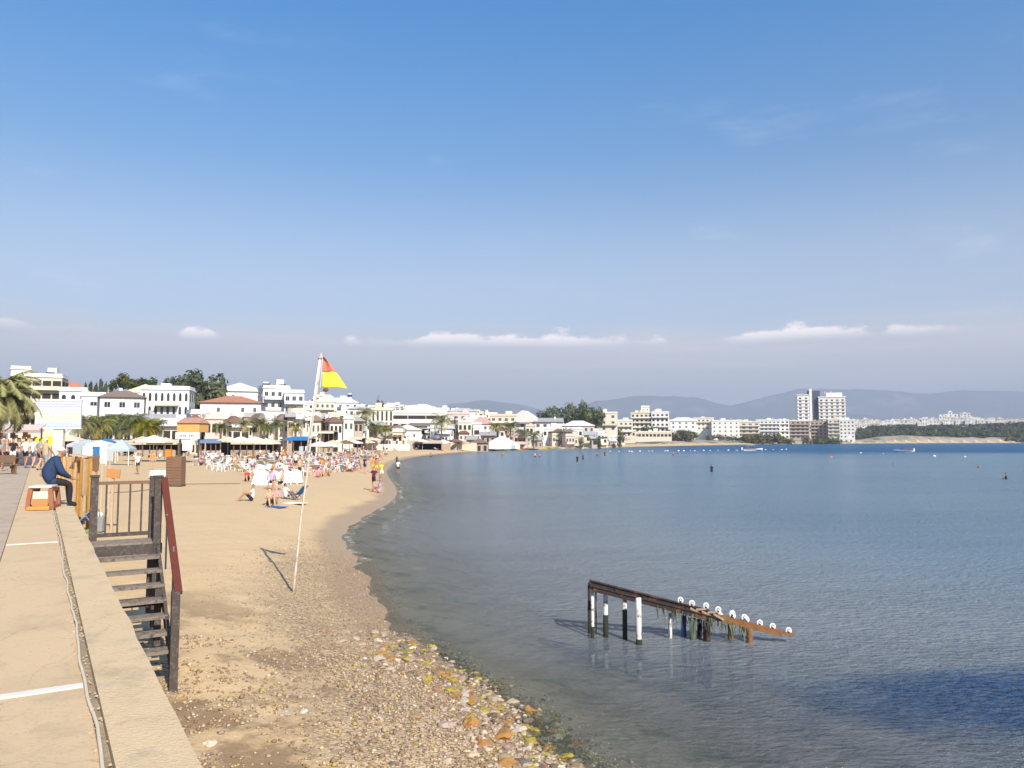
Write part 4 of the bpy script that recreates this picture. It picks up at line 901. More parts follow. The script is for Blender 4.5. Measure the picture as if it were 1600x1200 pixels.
# ------------------------------------------------------------------ ruined boat slip rails in the water
def slip():
    rust = mat('rusty_iron', (0.038,0.026,0.023), .85, .45, 7, bump=.7, bscale=30, col2=(0.15,0.07,0.04), c2scale=5, c2lo=.52, c2hi=.66)
    rust_o = mat('orange_rust', (0.24,0.115,0.045), .85, .35, 9, bump=.7, bscale=30, col2=(0.16,0.09,0.03), c2scale=7)
    whp = mat('flaking_white_paint', (0.64,0.61,0.56), .8, .15, 6, bump=.5, col2=(.24,.18,.14), c2scale=7, c2lo=.52, c2hi=.62)
    Yf, Yn = 15.35, 14.65
    A = aty(921, 911, Yf); Bp = aty(1240, 992, Yf-.7); Bp.z = max(Bp.z, .02)
    An = aty(926, 920, Yn+.25); Bn = aty(1118, 968, Yn+.15)
    st = thing('boat_slip', 'ruined rusty boat slip sloping into the sea on white posts', 'boat slip', (A.x, A.y, 0))
    o0 = Vector((A.x, A.y, 0)); l = lambda p: Vector(p)-o0
    f = lambda t: l(A).lerp(l(Bp), t)
    mb = MB(); mb.bar(f(0), f(.60), .06, .10); mb.bar(f(0)+Vector((0,0,.055)), f(.60)+Vector((0,0,.055)), .11, .015); mb.bar(f(0)-Vector((0,0,.055)), f(.60)-Vector((0,0,.055)), .11, .015); mb.build('rail', rust, st)
    mb = MB(); mb.bar(f(.595), f(1.0), .10, .055); mb.bar(f(.60)-Vector((0,.05,.06)), f(.94)-Vector((0,.05,.05)), .06, .05); mb.build('corroded_rail', rust_o, st)
    mb = MB(); mb.bar(l(An), l(Bn), .06, .09); mb.bar(l(An)+Vector((0,0,.05)), l(Bn)+Vector((0,0,.05)), .10, .014); mb.build('rail', rust, st)
    for t in (0.0, .22, .45, .8):
        p = l(An).lerp(l(Bn), t); q = f(t*.60); mb = MB(); mb.bar(p, q, .05, .05); mb.build('cross_beam', rust, st)
    # posts: px, top y, bottom y, radius, material
    def post(px, yt, Y, r, m, foot=None, tilt=0):
        p = l(aty(px, yt, Y)); b = Vector((p.x+tilt, p.y, -1.6))
        mb = MB(); mb.tube([b, Vector((b.x,b.y,.18)).lerp(p,0), p], r, 10, 0)
        o = mb.build('post', m, st, True)
        if foot:
            mb = MB(); mb.tube([Vector((b.x,b.y,-.3)), Vector((b.x,b.y,foot))], r*1.12, 10); mb.build('weed_sleeve', mat('dark_weed', (0.025,0.028,0.018), .8, .4, 15, bump=.6), o, True)
    post(920.5, 914, 15.35, .030, rust, .5); post(925.5, 918, 15.0, .030, whp, .22); post(931, 920, 15.5, .014, rust)
    post(946, 922, 15.1, .045, whp, .42); post(976, 934, 14.95, .042, whp, .55); post(997.5, 934, 14.55, .052, whp, .10)
    # stubs under the lower half
    for px, yt, Y, r, m in ((1047,958,15.0,.035,whp), (1068,962,15.1,.05,plain('blue_drum', (.04,.09,.2))), (1082,966,14.9,.06,mat('mossy_green', (.10,.13,.09), .9, .4, 9)), (1104,970,14.8,.07,rust), (1141,976,14.9,.05,rust_o), (1171,982,14.7,.06,rust_o), (1093,968,15.1,.05,rust)):
        post(px, yt, Y, r, m)
    # hanging scraps of weed and net
    r_ = random.Random(8); mb = MB()
    for i in range(60):
        t = r_.uniform(.32,.78); p = f(t)+Vector((0, r_.uniform(-.4,.05), -.05)); e = p+Vector((r_.uniform(-.06,.06),0,-r_.uniform(.08,.40)))
        mb.tube([p, (p+e)/2+Vector((r_.uniform(-.03,.03),0,0)), e], [.012,.009,.004], 5)
    mb.build('hanging_weed', mat('hanging_weed', (.10,.12,.07), .9, .5, 9, col2=(.28,.26,.2)), st)
    mb = MB()
    for k in range(5):
        p = f(.50+.028*k)+Vector((0,-.12,.03)); mb.bar(p, p+Vector((.18,-.05,.02 if k % 2 else -.10)), .04, .03)
    mb.build('broken_plate', mat('pale_rust', (.42,.30,.22), .85, .3, 9, bump=.5), st)
    # rollers: white open rings on forked brackets
    rolls = [(1063,938),(1081,943),(1103,947),(1122,953),(1144,959),(1144.5,965),(1163,965),(1166,970),(1187,975),(1207,980),(1232,986)]
    for i, (px, py) in enumerate(rolls):
        t = (px-921)/(1240-921); base = f(t); c = l(aty(px, py, Yf-.7*t)); c.z = max(c.z, base.z+.05)
        mb = MB(); ring = []
        for k in range(14):
            a = R(-60+300*k/13); ring.append(c+Vector((math.cos(a)*.045, 0, math.sin(a)*.052)))
        mb.tube(ring, .017, 6); mb.ell(c, (.02,.06,.02)); rr = mb.build('roller', white_p, st, True)
        mb = MB(); mb.bar(base+Vector((0,.03,0)), c+Vector((0,.045,-.01)), .022, .022); mb.bar(base-Vector((0,.03,0)), c-Vector((0,.045,.01)), .022, .022); mb.build('bracket', rust, rr)
    mb = MB(); p = l(aty(1122,960,15.0)); mb.ell(p, (.09,.05,.055)); mb.build('float', white_p, st, True)
slip()
# ------------------------------------------------------------------ stones and shingle
def ico():
    import bmesh
    out_ = []
    for sd in range(10):
        bm = bmesh.new(); bmesh.ops.create_icosphere(bm, subdivisions=2, radius=1)
        for v in bm.verts:
            v.co *= 1+.65*mnoise.noise(v.co*1.2+Vector((sd*9,0,0)))+.28*mnoise.noise(v.co*2.8+Vector((sd*5,3,0))); v.co.z *= .6
        me = bpy.data.meshes.new('stone'); bm.to_mesh(me); bm.free(); out_.append(me)
    return out_
ROCK = ico()
stone_pale = mat('pale_stone', (0.44,0.33,0.22), .85, .25, 3, bump=.4, rand=.3, coord='Object')
stone_pink = mat('pinkish_stone', (0.40,0.27,0.19), .85, .25, 3, bump=.4, rand=.3)
stone_white = mat('white_stone', (0.58,0.48,0.36), .8, .12, 3, bump=.3, rand=.1)
weed_y = mat('yellow_weed', (0.46,0.34,0.05), .9, .5, 2, bump=.9, col2=(0.20,0.17,0.06), c2scale=1.6)
weed_o = mat('orange_weed', (0.46,0.22,0.06), .9, .5, 2, bump=.9, col2=(0.40,0.28,0.12), c2scale=1.6)
stone_dk = mat('wet_stone', (0.16,0.12,0.085), .5, .3, 3, bump=.4, rand=.3)
def put_stone(px, py, size, m, label, group=None, z=None, name='stone', cat='stone'):
    p = atg(px, py); me = ROCK[rs.randrange(10)]
    key = (me.name, m.name)
    if key not in RM: c = me.copy(); c.materials.clear(); c.materials.append(m); c.name = name; RM[key] = c
    o = new_obj(name, RM[key]); zz = max(p.z, -.06); o.location = (p.x, p.y, zz+size*.12)
    o.scale = (size*rs.uniform(.8,1.4), size*rs.uniform(.7,1.1), size*rs.uniform(.6,1.0)); o.rotation_euler = (rs.uniform(-.2,.2), rs.uniform(-.2,.2), rs.uniform(0,6.28))
    tag(o, label, cat, group); return o
RM = {}; rs = random.Random(12)
special = [(786,1150,.17,weed_o,'tall orange weed covered rock at the water edge near the bottom'), (793,1128,.08,weed_o,'small pointed orange rock on top of the tall orange one'), (828,1156,.12,weed_y,'bright yellow weed covered rock rightmost of the shore stones'), (735,1130,.15,weed_o,'broad tan and orange flat rock behind the tall orange rock'),
 (757,1162,.11,weed_o,'orange brown rock left of the tall orange rock'), (697,1132,.12,stone_pink,'pale pinkish boulder left of the broad tan rock'), (694,1092,.08,stone_pale,'pale flat stone above the pinkish boulder'), (758,1108,.09,weed_y,'lone yellow tipped stone standing in shallow water'),
 (703,1077,.10,weed_y,'yellow weeded stone at the edge of the shallows'), (695,1056,.10,weed_o,'orange stone cluster at the edge of the shallows'), (672,1055,.08,weed_y,'yellow stone left of the orange cluster'), (638,1019,.09,weed_y,'yellowish stone farthest up the shore'),
 (585,992,.08,weed_y,'pale yellow stone at the shingle tip'), (475,1112,.07,stone_white,'white stone lying alone on brown sand'), (328,1163,.09,stone_white,'pale oval stone near the foot of the sea wall'), (447,1115,.10,stone_pale,'flat tan stone left of the white stone'), (569,1028,.05,stone_white,'small white stone on wet brown sand'),
 (740,1178,.08,stone_white,'white stone near the bottom edge of the shingle'), (790,1192,.13,weed_o,'orange rock cut by the bottom edge of the picture'), (650,1120,.10,stone_pale,'pale rounded stone among the pink boulders')]
for x, y, s_, m, lb in special: put_stone(x, y, s_*.8, m, lb)
grp = {'p': (stone_pale, 'pale tan stone on the shore shingle'), 'k': (stone_pink, 'pinkish brown stone on the shore shingle'), 'y': (weed_y, 'yellow weeded stone by the water edge'), 'o': (weed_o, 'orange weeded stone by the water edge'), 'w': (stone_white, 'whitish stone scattered on the shingle'), 'd': (stone_dk, 'dark wet stone in the shallows')}
cnt = 0
while cnt < 275:
    y = rs.uniform(985, 1215); edge = np.interp(y, [985,1035,1080,1130,1200,1215], [620,690,765,835,905,920]); x = edge - abs(rs.gauss(0, 1))*np.interp(y,[985,1200],[60,150]) + rs.uniform(-10, 48)
    if x < 320: continue
    dd = edge-x
    k = rs.choices('pkyowd', [3,2.2,2.6,1.8,.3,2.6] if dd < 75 else [5,3.5,.2,.3,.5,.5])[0]; m, lb = grp[k]
    put_stone(x, y, rs.uniform(.028,.078)*(1.15 if dd < 110 else .65), m, lb, lb+'s'); cnt += 1
# shingle: uncountable pebbles
def shingle():
    r_ = np.random.RandomState(3)
    base = [(0,0,1),(.9,0,.1),(.28,.85,.1),(-.72,.53,.1),(-.72,-.53,.1),(.28,-.85,.1),(0,0,-.7)]
    fc = [(0,1,2),(0,2,3),(0,3,4),(0,4,5),(0,5,1),(6,2,1),(6,3,2),(6,4,3),(6,5,4),(6,1,5)]
    n = 85000; Y = np.exp(r_.uniform(math.log(5.5), math.log(29), n)); X = r_.uniform(-8, 2.2, n)
    s = sdist(X, Y); dens = np.exp(-((s-1.2)/1.5)**2)
    dens = np.maximum(dens, .45*(s > 0)*(s < 8)*(Y < 13)*(np.sin(X*1.3+Y*.7)+np.sin(X*.5-Y*1.7+2) > .1))
    dens = np.where((Y > 24), dens*np.clip((29-Y)/5, 0, 1), dens); keep = (r_.rand(n) < dens*(.8+.2*(Y > 12))) & (s > -.9) & (np.abs(X+0*Y) < 9)
    X, Y, s = X[keep], Y[keep], s[keep]; Z = gz(X, Y, s); n = len(X)
    size = r_.uniform(.006, .022, n)*(1+.5*(Y < 13))*np.where(r_.rand(n) < .06, 1.8, 1); rot = r_.uniform(0, 6.28, n)
    bv = np.array(base); V = np.zeros((n, 7, 3)); sc3 = size[:,None]*np.stack([r_.uniform(.8,1.5,n), r_.uniform(.7,1.1,n), r_.uniform(.5,.8,n)], 1)
    P = bv[None]*sc3[:,None,:]; c, s_ = np.cos(rot)[:,None], np.sin(rot)[:,None]
    V[:,:,0] = P[:,:,0]*c-P[:,:,1]*s_+X[:,None]; V[:,:,1] = P[:,:,0]*s_+P[:,:,1]*c+Y[:,None]; V[:,:,2] = P[:,:,2]+Z[:,None]+size[:,None]*.25
    F = (np.array(fc)[None]+np.arange(n)[:,None,None]*7).reshape(-1, 3)
    me = bpy.data.meshes.new('shingle'); me.vertices.add(n*7); me.vertices.foreach_set('co', V.ravel().astype(np.float32))
    me.loops.add(F.size); me.loops.foreach_set('vertex_index', F.ravel().astype(np.int32)); me.polygons.add(len(F)); me.polygons.foreach_set('loop_start', np.arange(0, F.size, 3, dtype=np.int32)); me.polygons.foreach_set('loop_total', np.full(len(F), 3, np.int32)); me.update(calc_edges=True)
    mi = np.repeat(r_.choice(5, n, p=[.35,.33,.08,.14,.10]), 10).astype(np.int32)
    for m in (mat('pebble_tan',(.42,.32,.21),.85), mat('pebble_brown',(.25,.17,.11),.85), mat('pebble_pale',(.56,.45,.31),.85), mat('pebble_grey',(.32,.25,.18),.85), mat('pebble_ochre',(.42,.30,.10),.85)): me.materials.append(m)
    me.polygons.foreach_set('material_index', mi); o = new_obj('shingle', me); tag(o, 'tan brown and white shingle spread along the waterline', 'shingle', kind='stuff')
shingle()
def cobbles():
    r_ = random.Random(44); mb = MB(); fam = [(mat('cobble_tan',(.40,.30,.20),.85,.25,6),4),(mat('cobble_brown',(.24,.165,.11),.8,.25,6),4),(mat('cobble_pale',(.54,.44,.31),.85,.2,6),1.6),(mat('cobble_algae',(.36,.31,.07),.9,.4,9),2.2),(mat('cobble_green',(.17,.17,.05),.9,.4,9),2),(mat('cobble_wet',(.12,.095,.07),.5,.3,6),3)]
    src = [([tuple(v.co) for v in me.vertices], [tuple(p.vertices) for p in me.polygons]) for me in ROCK[:4]]
    n = 0
    while n < 1500:
        y = 980+245*r_.random()**.8; edge = np.interp(y, [985,1035,1080,1130,1200,1225], [622,692,768,838,908,930]); x = edge+r_.gauss(-22, 46)*np.interp(y,[985,1200],[.6,1.25])
        p = atg(x, y); s_ = r_.uniform(.012,.038); c, sn_ = math.cos(r_.uniform(0,6.28)), 0; a = r_.uniform(0,6.28); c, sn_ = math.cos(a)*s_, math.sin(a)*s_
        V, F = src[r_.randrange(4)]; k = r_.uniform(.6,1.0); wt_ = [w_ for m_, w_ in fam]
        if x < edge-60: wt_ = [4,4,2,.3,.2,.5]
        mb.add([(p.x+v[0]*c-v[1]*sn_, p.y+v[0]*sn_+v[1]*c, p.z+v[2]*s_*k+s_*.2) for v in V], F, r_.choices(range(6), wt_)[0]); n += 1
    tag(mb.build('cobbles', [m_ for m_, w_ in fam], smooth=False), 'small cobbles packed along the water edge, many with yellow green algae', 'cobbles', kind='stuff')
cobbles()
# submerged weed mats in the shallows
r_ = random.Random(6); mb = MB()
for i in range(2600):
    t = r_.random(); px = 680+t*230+r_.gauss(0,14); py = 1012+t*175+r_.gauss(0,7) 
    p = atz(px, py, 0); z = gz1(p.x, p.y); 
    if z > .03: continue
    a = r_.uniform(0,6.28); L_ = r_.uniform(.04,.12); zt_ = min(-.004, z+r_.uniform(.04,.3))
    mb.add([(p.x,p.y,z),(p.x+.02*math.cos(a),p.y+.02*math.sin(a),z),(p.x+L_*math.cos(a+.5),p.y+L_*math.sin(a+.5),zt_)], [(0,1,2)])
tag(mb.build('seaweed', mat('sea_weed', (.09,.10,.02), .8, .5, 5, col2=(.16,.14,.03))), 'dark green seaweed under the shallow water along the stones', 'seaweed', kind='stuff')
# ------------------------------------------------------------------ people
skins = [mat('skin_fair', (0.55,0.33,0.22), .6, .06, 8), mat('skin_tan', (0.38,0.20,0.12), .6, .06, 8), mat('skin_brown', (0.25,0.13,0.08), .6, .06, 8)]
cl_col = {'white':(.75,.74,.72), 'black':(.02,.02,.025), 'navy':(.025,.04,.12), 'blue':(.05,.15,.40), 'red':(.50,.05,.04), 'pink':(.65,.30,.35), 'orange':(.70,.26,.05), 'yellow':(.72,.55,.05), 'grey':(.28,.28,.29), 'beige':(.50,.38,.25), 'green':(.07,.16,.08), 'lilac':(.42,.34,.55), 'maroon':(.12,.02,.04), 'brown':(.10,.06,.04), 'ltblue':(.35,.52,.70), 'jeans':(.07,.11,.20), 'skin':(.38,.20,.12), 'blond':(.45,.30,.12), 'dark':(.018,.013,.01), 'silver':(.55,.54,.52)}
def cloth(c): return plain('cloth_'+c, cl_col[c], .85, .10, 9)
def skin_mesh(name, J, Ebones, rads, classes, sub=1):
    """J joints, Ebones list of (a, b, class); returns mesh with slots 0 skin 1 top 2 bottom 3 hair 4 shoes"""
    me = bpy.data.meshes.new(name+'_sk'); names = list(J); ix = {k: i for i, k in enumerate(names)}
    me.from_pydata([J[k] for k in names], [(ix[a], ix[b]) for a, b, c in Ebones], [])
    o = new_obj('tmp', me); md = o.modifiers.new('s', 'SKIN'); md.use_smooth_shade = True
    for i, k in enumerate(names):
        r_ = rads[k]; r_ = r_ if isinstance(r_, tuple) else (r_, r_)
        me.skin_vertices[0].data[i].radius = r_; me.skin_vertices[0].data[i].use_root = (k == 'pelvis')
    if sub: ss = o.modifiers.new('ss', 'SUBSURF'); ss.levels = sub; ss.render_levels = sub
    dg = bpy.context.evaluated_depsgraph_get(); ob = o.evaluated_get(dg); m2 = bpy.data.meshes.new_from_object(ob); m2.name = name
    bpy.data.objects.remove(o)
    A = np.array([J[a] for a, b, c in Ebones]); Bb = np.array([J[b] for a, b, c in Ebones]); cl = [c for a, b, c in Ebones]
    for p in m2.polygons:
        c = np.array(p.center); d = Bb-A; t = np.clip(((c-A)*d).sum(1)/np.maximum((d*d).sum(1),1e-9), 0, 1)
        k = int(np.argmin(np.linalg.norm(A+t[:,None]*d-c, axis=1)))
        q = cl[k]; q = q(c, t[k]) if callable(q) else q
        p.material_index = q; p.use_smooth = True
    for _ in range(5): m2.materials.append(skins[0])
    return m2
def body_mesh(name, pose):
    P = dict(pelvis=(0,0,.95), waist=(0,0,1.08), chest=(0,0,1.30), neck=(0,0,1.46), jaw=(.015,0,1.54), head=(0,0,1.63), crown=(-.01,0,1.69),
        ls=(0,.17,1.40), le=(-.02,.23,1.13), lw=(.03,.24,.88), lh=(.05,.24,.79), lt=(.08,.21,.82), rs=(0,-.17,1.40), re=(-.02,-.23,1.13), rw=(.03,-.24,.88), rh=(.05,-.24,.79), rt=(.08,-.21,.82),
        lp=(0,.09,.90), lk=(.01,.10,.50), la=(-.02,.10,.08), lf=(.14,.11,.035), rp=(0,-.09,.90), rk=(.01,-.10,.50), ra=(-.02,-.10,.08), rf=(.14,-.11,.035))
    P.update(pose)
    rads = dict(pelvis=(.125,.15), waist=(.10,.13), chest=(.115,.155), neck=.055, jaw=.068, head=(.085,.078), crown=.05, ls=.058, le=.042, lw=.027, lh=.03, lt=.011, lp=.085, lk=.056, la=.038, lf=.032)
    for k in ('s','e','w','h','t','p','k','a','f'): rads['r'+k] = rads['l'+k]
    hairf = lambda c, t: 3 if (c[2] > P['head'][2]+.035 or (c[0]-P['head'][0])*1.0 < -.03) and name[:3] != 'lie' else (3 if name[:3] == 'lie' and c[0] < P['head'][0]-.03 else 0)
    E = [('pelvis','waist',1),('waist','chest',1),('chest','neck',1),('neck','jaw',0),('jaw','head',hairf),('head','crown',3)]
    sleeve = lambda c, t: 1 if t < .55 else 0
    shortf = lambda c, t: 2 if t < .62 else 0
    for s_ in 'lr': E += [('chest',s_+'s',1),(s_+'s',s_+'e',sleeve),(s_+'e',s_+'w',0),(s_+'w',s_+'h',0),(s_+'w',s_+'t',0),('pelvis',s_+'p',2),(s_+'p',s_+'k',shortf),(s_+'k',s_+'a',0),(s_+'a',s_+'f',4)]
    return skin_mesh(name, P, E, rads, None)
POSE = {}
POSE['stand'] = body_mesh('stand', {})
POSE['walk'] = body_mesh('walk', dict(lk=(.16,.09,.52), la=(.24,.09,.10), lf=(.38,.09,.06), rk=(-.03,-.09,.50), ra=(-.28,-.09,.14), rf=(-.16,-.1,.04), le=(-.13,.22,1.16), lw=(-.05,.22,.95), lh=(-.02,.22,.87), lt=(.01,.20,.9), re=(.10,-.22,1.15), rw=(.24,-.21,.98), rh=(.29,-.20,.91), rt=(.29,-.17,.95)))
POSE['armsup'] = body_mesh('armsup', dict(le=(.10,.26,1.42), lw=(.26,.16,1.52), lh=(.31,.12,1.56), lt=(.28,.09,1.53), re=(.05,-.28,1.2), rw=(.20,-.22,1.10), rh=(.27,-.20,1.08), rt=(.26,-.17,1.1)))
def low(dz, top):      # torso lowered by dz with a lean
    return {k: (v[0]+top*(v[2]-.9), v[1], v[2]-dz) for k, v in dict(pelvis=(0,0,.95), waist=(0,0,1.08), chest=(0,0,1.30), neck=(0,0,1.46), jaw=(.015,0,1.54), head=(0,0,1.63), crown=(-.01,0,1.69), ls=(0,.17,1.40), rs=(0,-.17,1.40), lp=(.02,.09,.93), rp=(.02,-.09,.93)).items()}
q = low(.47, -.12); q.update(lk=(.42,.12,.48), la=(.46,.12,.08), lf=(.62,.13,.035), rk=(.42,-.12,.48), ra=(.44,-.13,.08), rf=(.60,-.14,.035), le=(.06,.25,.68), lw=(.28,.20,.60), lh=(.35,.19,.58), lt=(.33,.16,.60), re=(.06,-.25,.68), rw=(.28,-.20,.60), rh=(.35,-.19,.58), rt=(.33,-.16,.60)); POSE['chair'] = body_mesh('chair', q)
q = low(.83, -.05); q.update(lk=(.34,.13,.46), la=(.62,.12,.07), lf=(.76,.13,.035), rk=(.36,-.12,.40), ra=(.66,-.13,.07), rf=(.80,-.14,.035), le=(.16,.24,.38), lw=(.36,.14,.42), lh=(.42,.08,.43), lt=(.40,.06,.45), re=(.16,-.24,.36), rw=(.38,-.12,.42), rh=(.44,-.06,.43), rt=(.42,-.04,.45)); POSE['sand'] = body_mesh('sand', q)
q = low(.83, -.35); q.update(lk=(.40,.11,.16), la=(.82,.12,.06), lf=(.86,.13,.16), rk=(.38,-.12,.34), ra=(.66,-.13,.06), rf=(.80,-.14,.04), le=(-.30,.26,.28), lw=(-.36,.30,.06), lh=(-.30,.32,.035), lt=(-.28,.28,.04), re=(-.30,-.26,.28), rw=(-.36,-.30,.06), rh=(-.30,-.32,.035), rt=(-.28,-.28,.04)); POSE['lean'] = body_mesh('lean', q)
def liedown():
    P = {k: (-(v[2]-.95), v[1], .13+v[0]*.5) for k, v in dict(pelvis=(0,0,.95), waist=(0,0,1.08), chest=(0,0,1.30), neck=(.0,0,1.46), jaw=(.015,0,1.54), head=(0,0,1.63), crown=(0,0,1.69), ls=(0,.17,1.40), le=(-.04,.28,1.13), lw=(-.10,.30,.90), lh=(-.14,.30,.81), lt=(-.12,.27,.84), rs=(0,-.17,1.40), re=(-.04,-.28,1.13), rw=(-.10,-.30,.90), rh=(-.14,-.30,.81), rt=(-.12,-.27,.84), lp=(0,.09,.90), lk=(.05,.11,.50), la=(-.1,.12,.08), lf=(.1,.13,.03), rp=(0,-.09,.90), rk=(.35,-.11,.52), ra=(-.1,-.11,.16), rf=(.0,-.12,.05)).items()}
    return P
POSE['lie'] = body_mesh('lie', liedown())
npers = 0
def person(x, y, z, pose, face, top, bottom, hair, label, skin=0, s=1.0, group=None, shoes=None):
    """face: heading of the person's front, degrees counter-clockwise from +X"""
    o = new_obj('person', POSE[pose]); o.location = (x, y, z); o.rotation_euler = (0, 0, R(face)); o.scale = (s,)*3
    for i, m in enumerate((skins[skin], skins[skin] if top == 'skin' else cloth(top), cloth(bottom), cloth(hair), cloth(shoes) if shoes else skins[skin])):
        o.material_slots[i].link = 'OBJECT'; o.material_slots[i].material = m
    return tag(o, label, 'person', group)
def pground(px, py, *a, **k):
    p = atg(px, py); return person(p.x, p.y, p.z, *a, **k)
def pprom(px, Y, *a, **k):
    p = aty(px, 690, Y); return person(p.x, p.y, PZ-.05, *a, **k)

# ------------------------------------------------------------------ furniture templates
def chair_parts(m, parent=None):
    out_ = []
    mb = MB(); mb.box((0,0,.42),(.46,.46,.035)); mb.box((.0,0,.395),(.42,.42,.03)); out_.append(('seat', mb))
    mb = MB()
    for i in range(5): mb.bar((-.22,-.16+.08*i,.44),(-.34,-.16+.08*i,.84),.03,.02)
    mb.bar((-.34,-.23,.85),(-.34,.23,.85),.03,.06); out_.append(('backrest', mb))
    for sx, sy in ((1,1),(1,-1),(-1,1),(-1,-1)):
        mb = MB(); mb.bar((.20*sx,.20*sy,.42),(.26*sx,.25*sy,0),.045,.045); out_.append(('leg', mb))
    for sy in (1,-1):
        mb = MB(); mb.bar((.22,.23*sy,.63),(-.29,.23*sy,.66),.05,.03); mb.bar((.22,.23*sy,.40),(.22,.23*sy,.63),.04,.04); out_.append(('armrest', mb))
    return out_
def chair_thing(label, group):
    t = thing('plastic_chair', label, 'chair', (0,0,-50), 0, group)
    for nm, mb in chair_parts(white_p): mb.build(nm, white_p, t)
    return t
allm = MB()
for nm, mb in chair_parts(white_p): allm.add(mb.v, mb.f)
CHM = allm.mesh('plastic_chair', white_p)
protoc = None
def chair(x, y, z, rz, label, group, near=False):
    global protoc
    if near:
        if protoc is None: protoc = chair_thing(label, group); c = protoc
        else: c = copy_tree(protoc); tag(c, label, 'chair', group)
    else: c = new_obj('plastic_chair', CHM); tag(c, label, 'chair', group)
    c.location = (x, y, z); c.rotation_euler = (0,0,rz); return c
mb = MB(); mb.box((.1,0,.33),(1.3,.62,.06)); mb.box((-.78,0,.50),(.72,.62,.05),0,M=Matrix.Rotation(R(38),3,'Y'))
for x in (-.45,.6):
    for y in (-.26,.26): mb.bar((x,y,.32),(x+.05,y,0),.05,.05)
LOUNGE = mb
LM = {}
def lounger(x, y, z, rz, m, label, group):
    if m.name not in LM: LM[m.name] = LOUNGE.mesh('sun_lounger', m)
    o = new_obj('sun_lounger', LM[m.name]); o.location = (x,y,z); o.rotation_euler = (0,0,rz); return tag(o, label, 'sun lounger', group)
def canopy_mesh(n, r, h, drop=.18):
    mb = MB(); pts = [(r*math.cos(2*math.pi*i/n+math.pi/n), r*math.sin(2*math.pi*i/n+math.pi/n)) for i in range(n)]
    V = [(0,0,h)]+[(x,y,0) for x, y in pts]+[(x,y,-drop) for x, y in pts]+[(0,0,h-.04)]
    F = [(0,1+i,1+(i+1)%n) for i in range(n)]+[(1+i,1+n+i,1+n+(i+1)%n,1+(i+1)%n) for i in range(n)]+[(2*n+1, 1+n+(i+1)%n, 1+n+i) for i in range(n)]
    mb.add(V, F); return mb
PARC = {}
def parasol(x, y, z, m, r, hh, label, group=None, n=8, name='beach_parasol'):
    t = thing(name, label, 'parasol', (x,y,z), rnd.uniform(0,.8), group)
    k = (m.name, round(r,1), n)
    if k not in PARC: PARC[k] = canopy_mesh(n, r, r*.32).mesh('canopy', m)
    c = new_obj('canopy', PARC[k], t); c.location = (0,0,hh)
    q = new_obj('pole', POLEM, t); q.scale = (1,1,hh+r*.28); return t
mb = MB(); mb.tube([(0,0,0),(0,0,1)], .035, 6); POLEM = mb.mesh('pole', white_p)
def gazebo(x, y, z, m, w_, hh, rise, label, rz=0, group=None, walls=None, legm=None):
    t = thing('gazebo', label, 'gazebo', (x,y,z), rz, group)
    c = canopy_mesh(4, w_*.707, rise, .28).build('canopy', m, t); c.location = (0,0,hh)
    for sx in (-1,1):
        for sy in (-1,1):
            mb = MB(); mb.bar((sx*(w_/2-.05),sy*(w_/2-.05),0),(sx*(w_/2-.05),sy*(w_/2-.05),hh),.06,.06); mb.build('leg', legm or white_p, t)
    if walls:
        for k, mm in enumerate(walls):
            mb = MB(); mb.box((-w_/2+w_/len(walls)*(k+.5),-w_/2+.02,hh/2),(w_/len(walls)-.08,.03,hh-.1)); mb.build('side_panel', mm, t)
    return t

# ------------------------------------------------------------------ promenade: chest seat and the seated man
def chest():
    base = atz(62, 797, PZ); t = thing('bench_seat', 'low red brown wooden seat with cream top and woven panel on the footpath', 'seat', tuple(base), -math.asin(base.x/base.length)*0+R(18))
    red = mat('red_brown_wood', (.33,.12,.06), .55, .25, 8, bump=.3); org = mat('woven_orange', (.55,.25,.10), .8, .3, 18, bump=.6)
    W, H, D = .48, .50, .60
    for sx in (-1,1):
        mb = MB(); pts = [(sx*W*.5,0,.02),(sx*W*.47,0,H*.5),(sx*W*.40,0,H*.95)]
        for a, b in zip(pts[:-1], pts[1:]): mb.bar(a, b, .08, .09)
        for a, b in zip(pts[:-1], pts[1:]): mb.bar((a[0],D,a[2]), (b[0],D,b[2]), .08, .09)
        mb.bar((sx*W*.43,0,H*.9),(sx*W*.43,D,H*.9),.08,.07); mb.bar((sx*W*.49,0,.06),(sx*W*.49,D,.06),.08,.07); mb.build('side_frame', red, t)
    mb = MB(); mb.box((0,D/2,H+.02),(W*.95,D+.10,.05)); mb.build('seat', mat('cream_board', (.72,.60,.48), .6, .1, 5), t, bevel=.012)
    mb = MB(); mb.box((0,.03,H*.62),(W*.62,.03,H*.42)); mb.build('upper_panel', cream_c, t)
    mb = MB(); mb.box((0,.015,H*.30),(W*.66,.035,H*.42)); 
    for i in range(7): mb.box((-W*.3+W*.1*i,-.01,H*.30),(.012,.012,H*.42))
    mb.build('woven_panel', org, t)
    mb = MB(); mb.box((0,-.10,.05),(W*.95,.16,.08)); mb.build('foot_board', wood_l, t, bevel=.01)
    return base, t
cb, chest_t = chest()
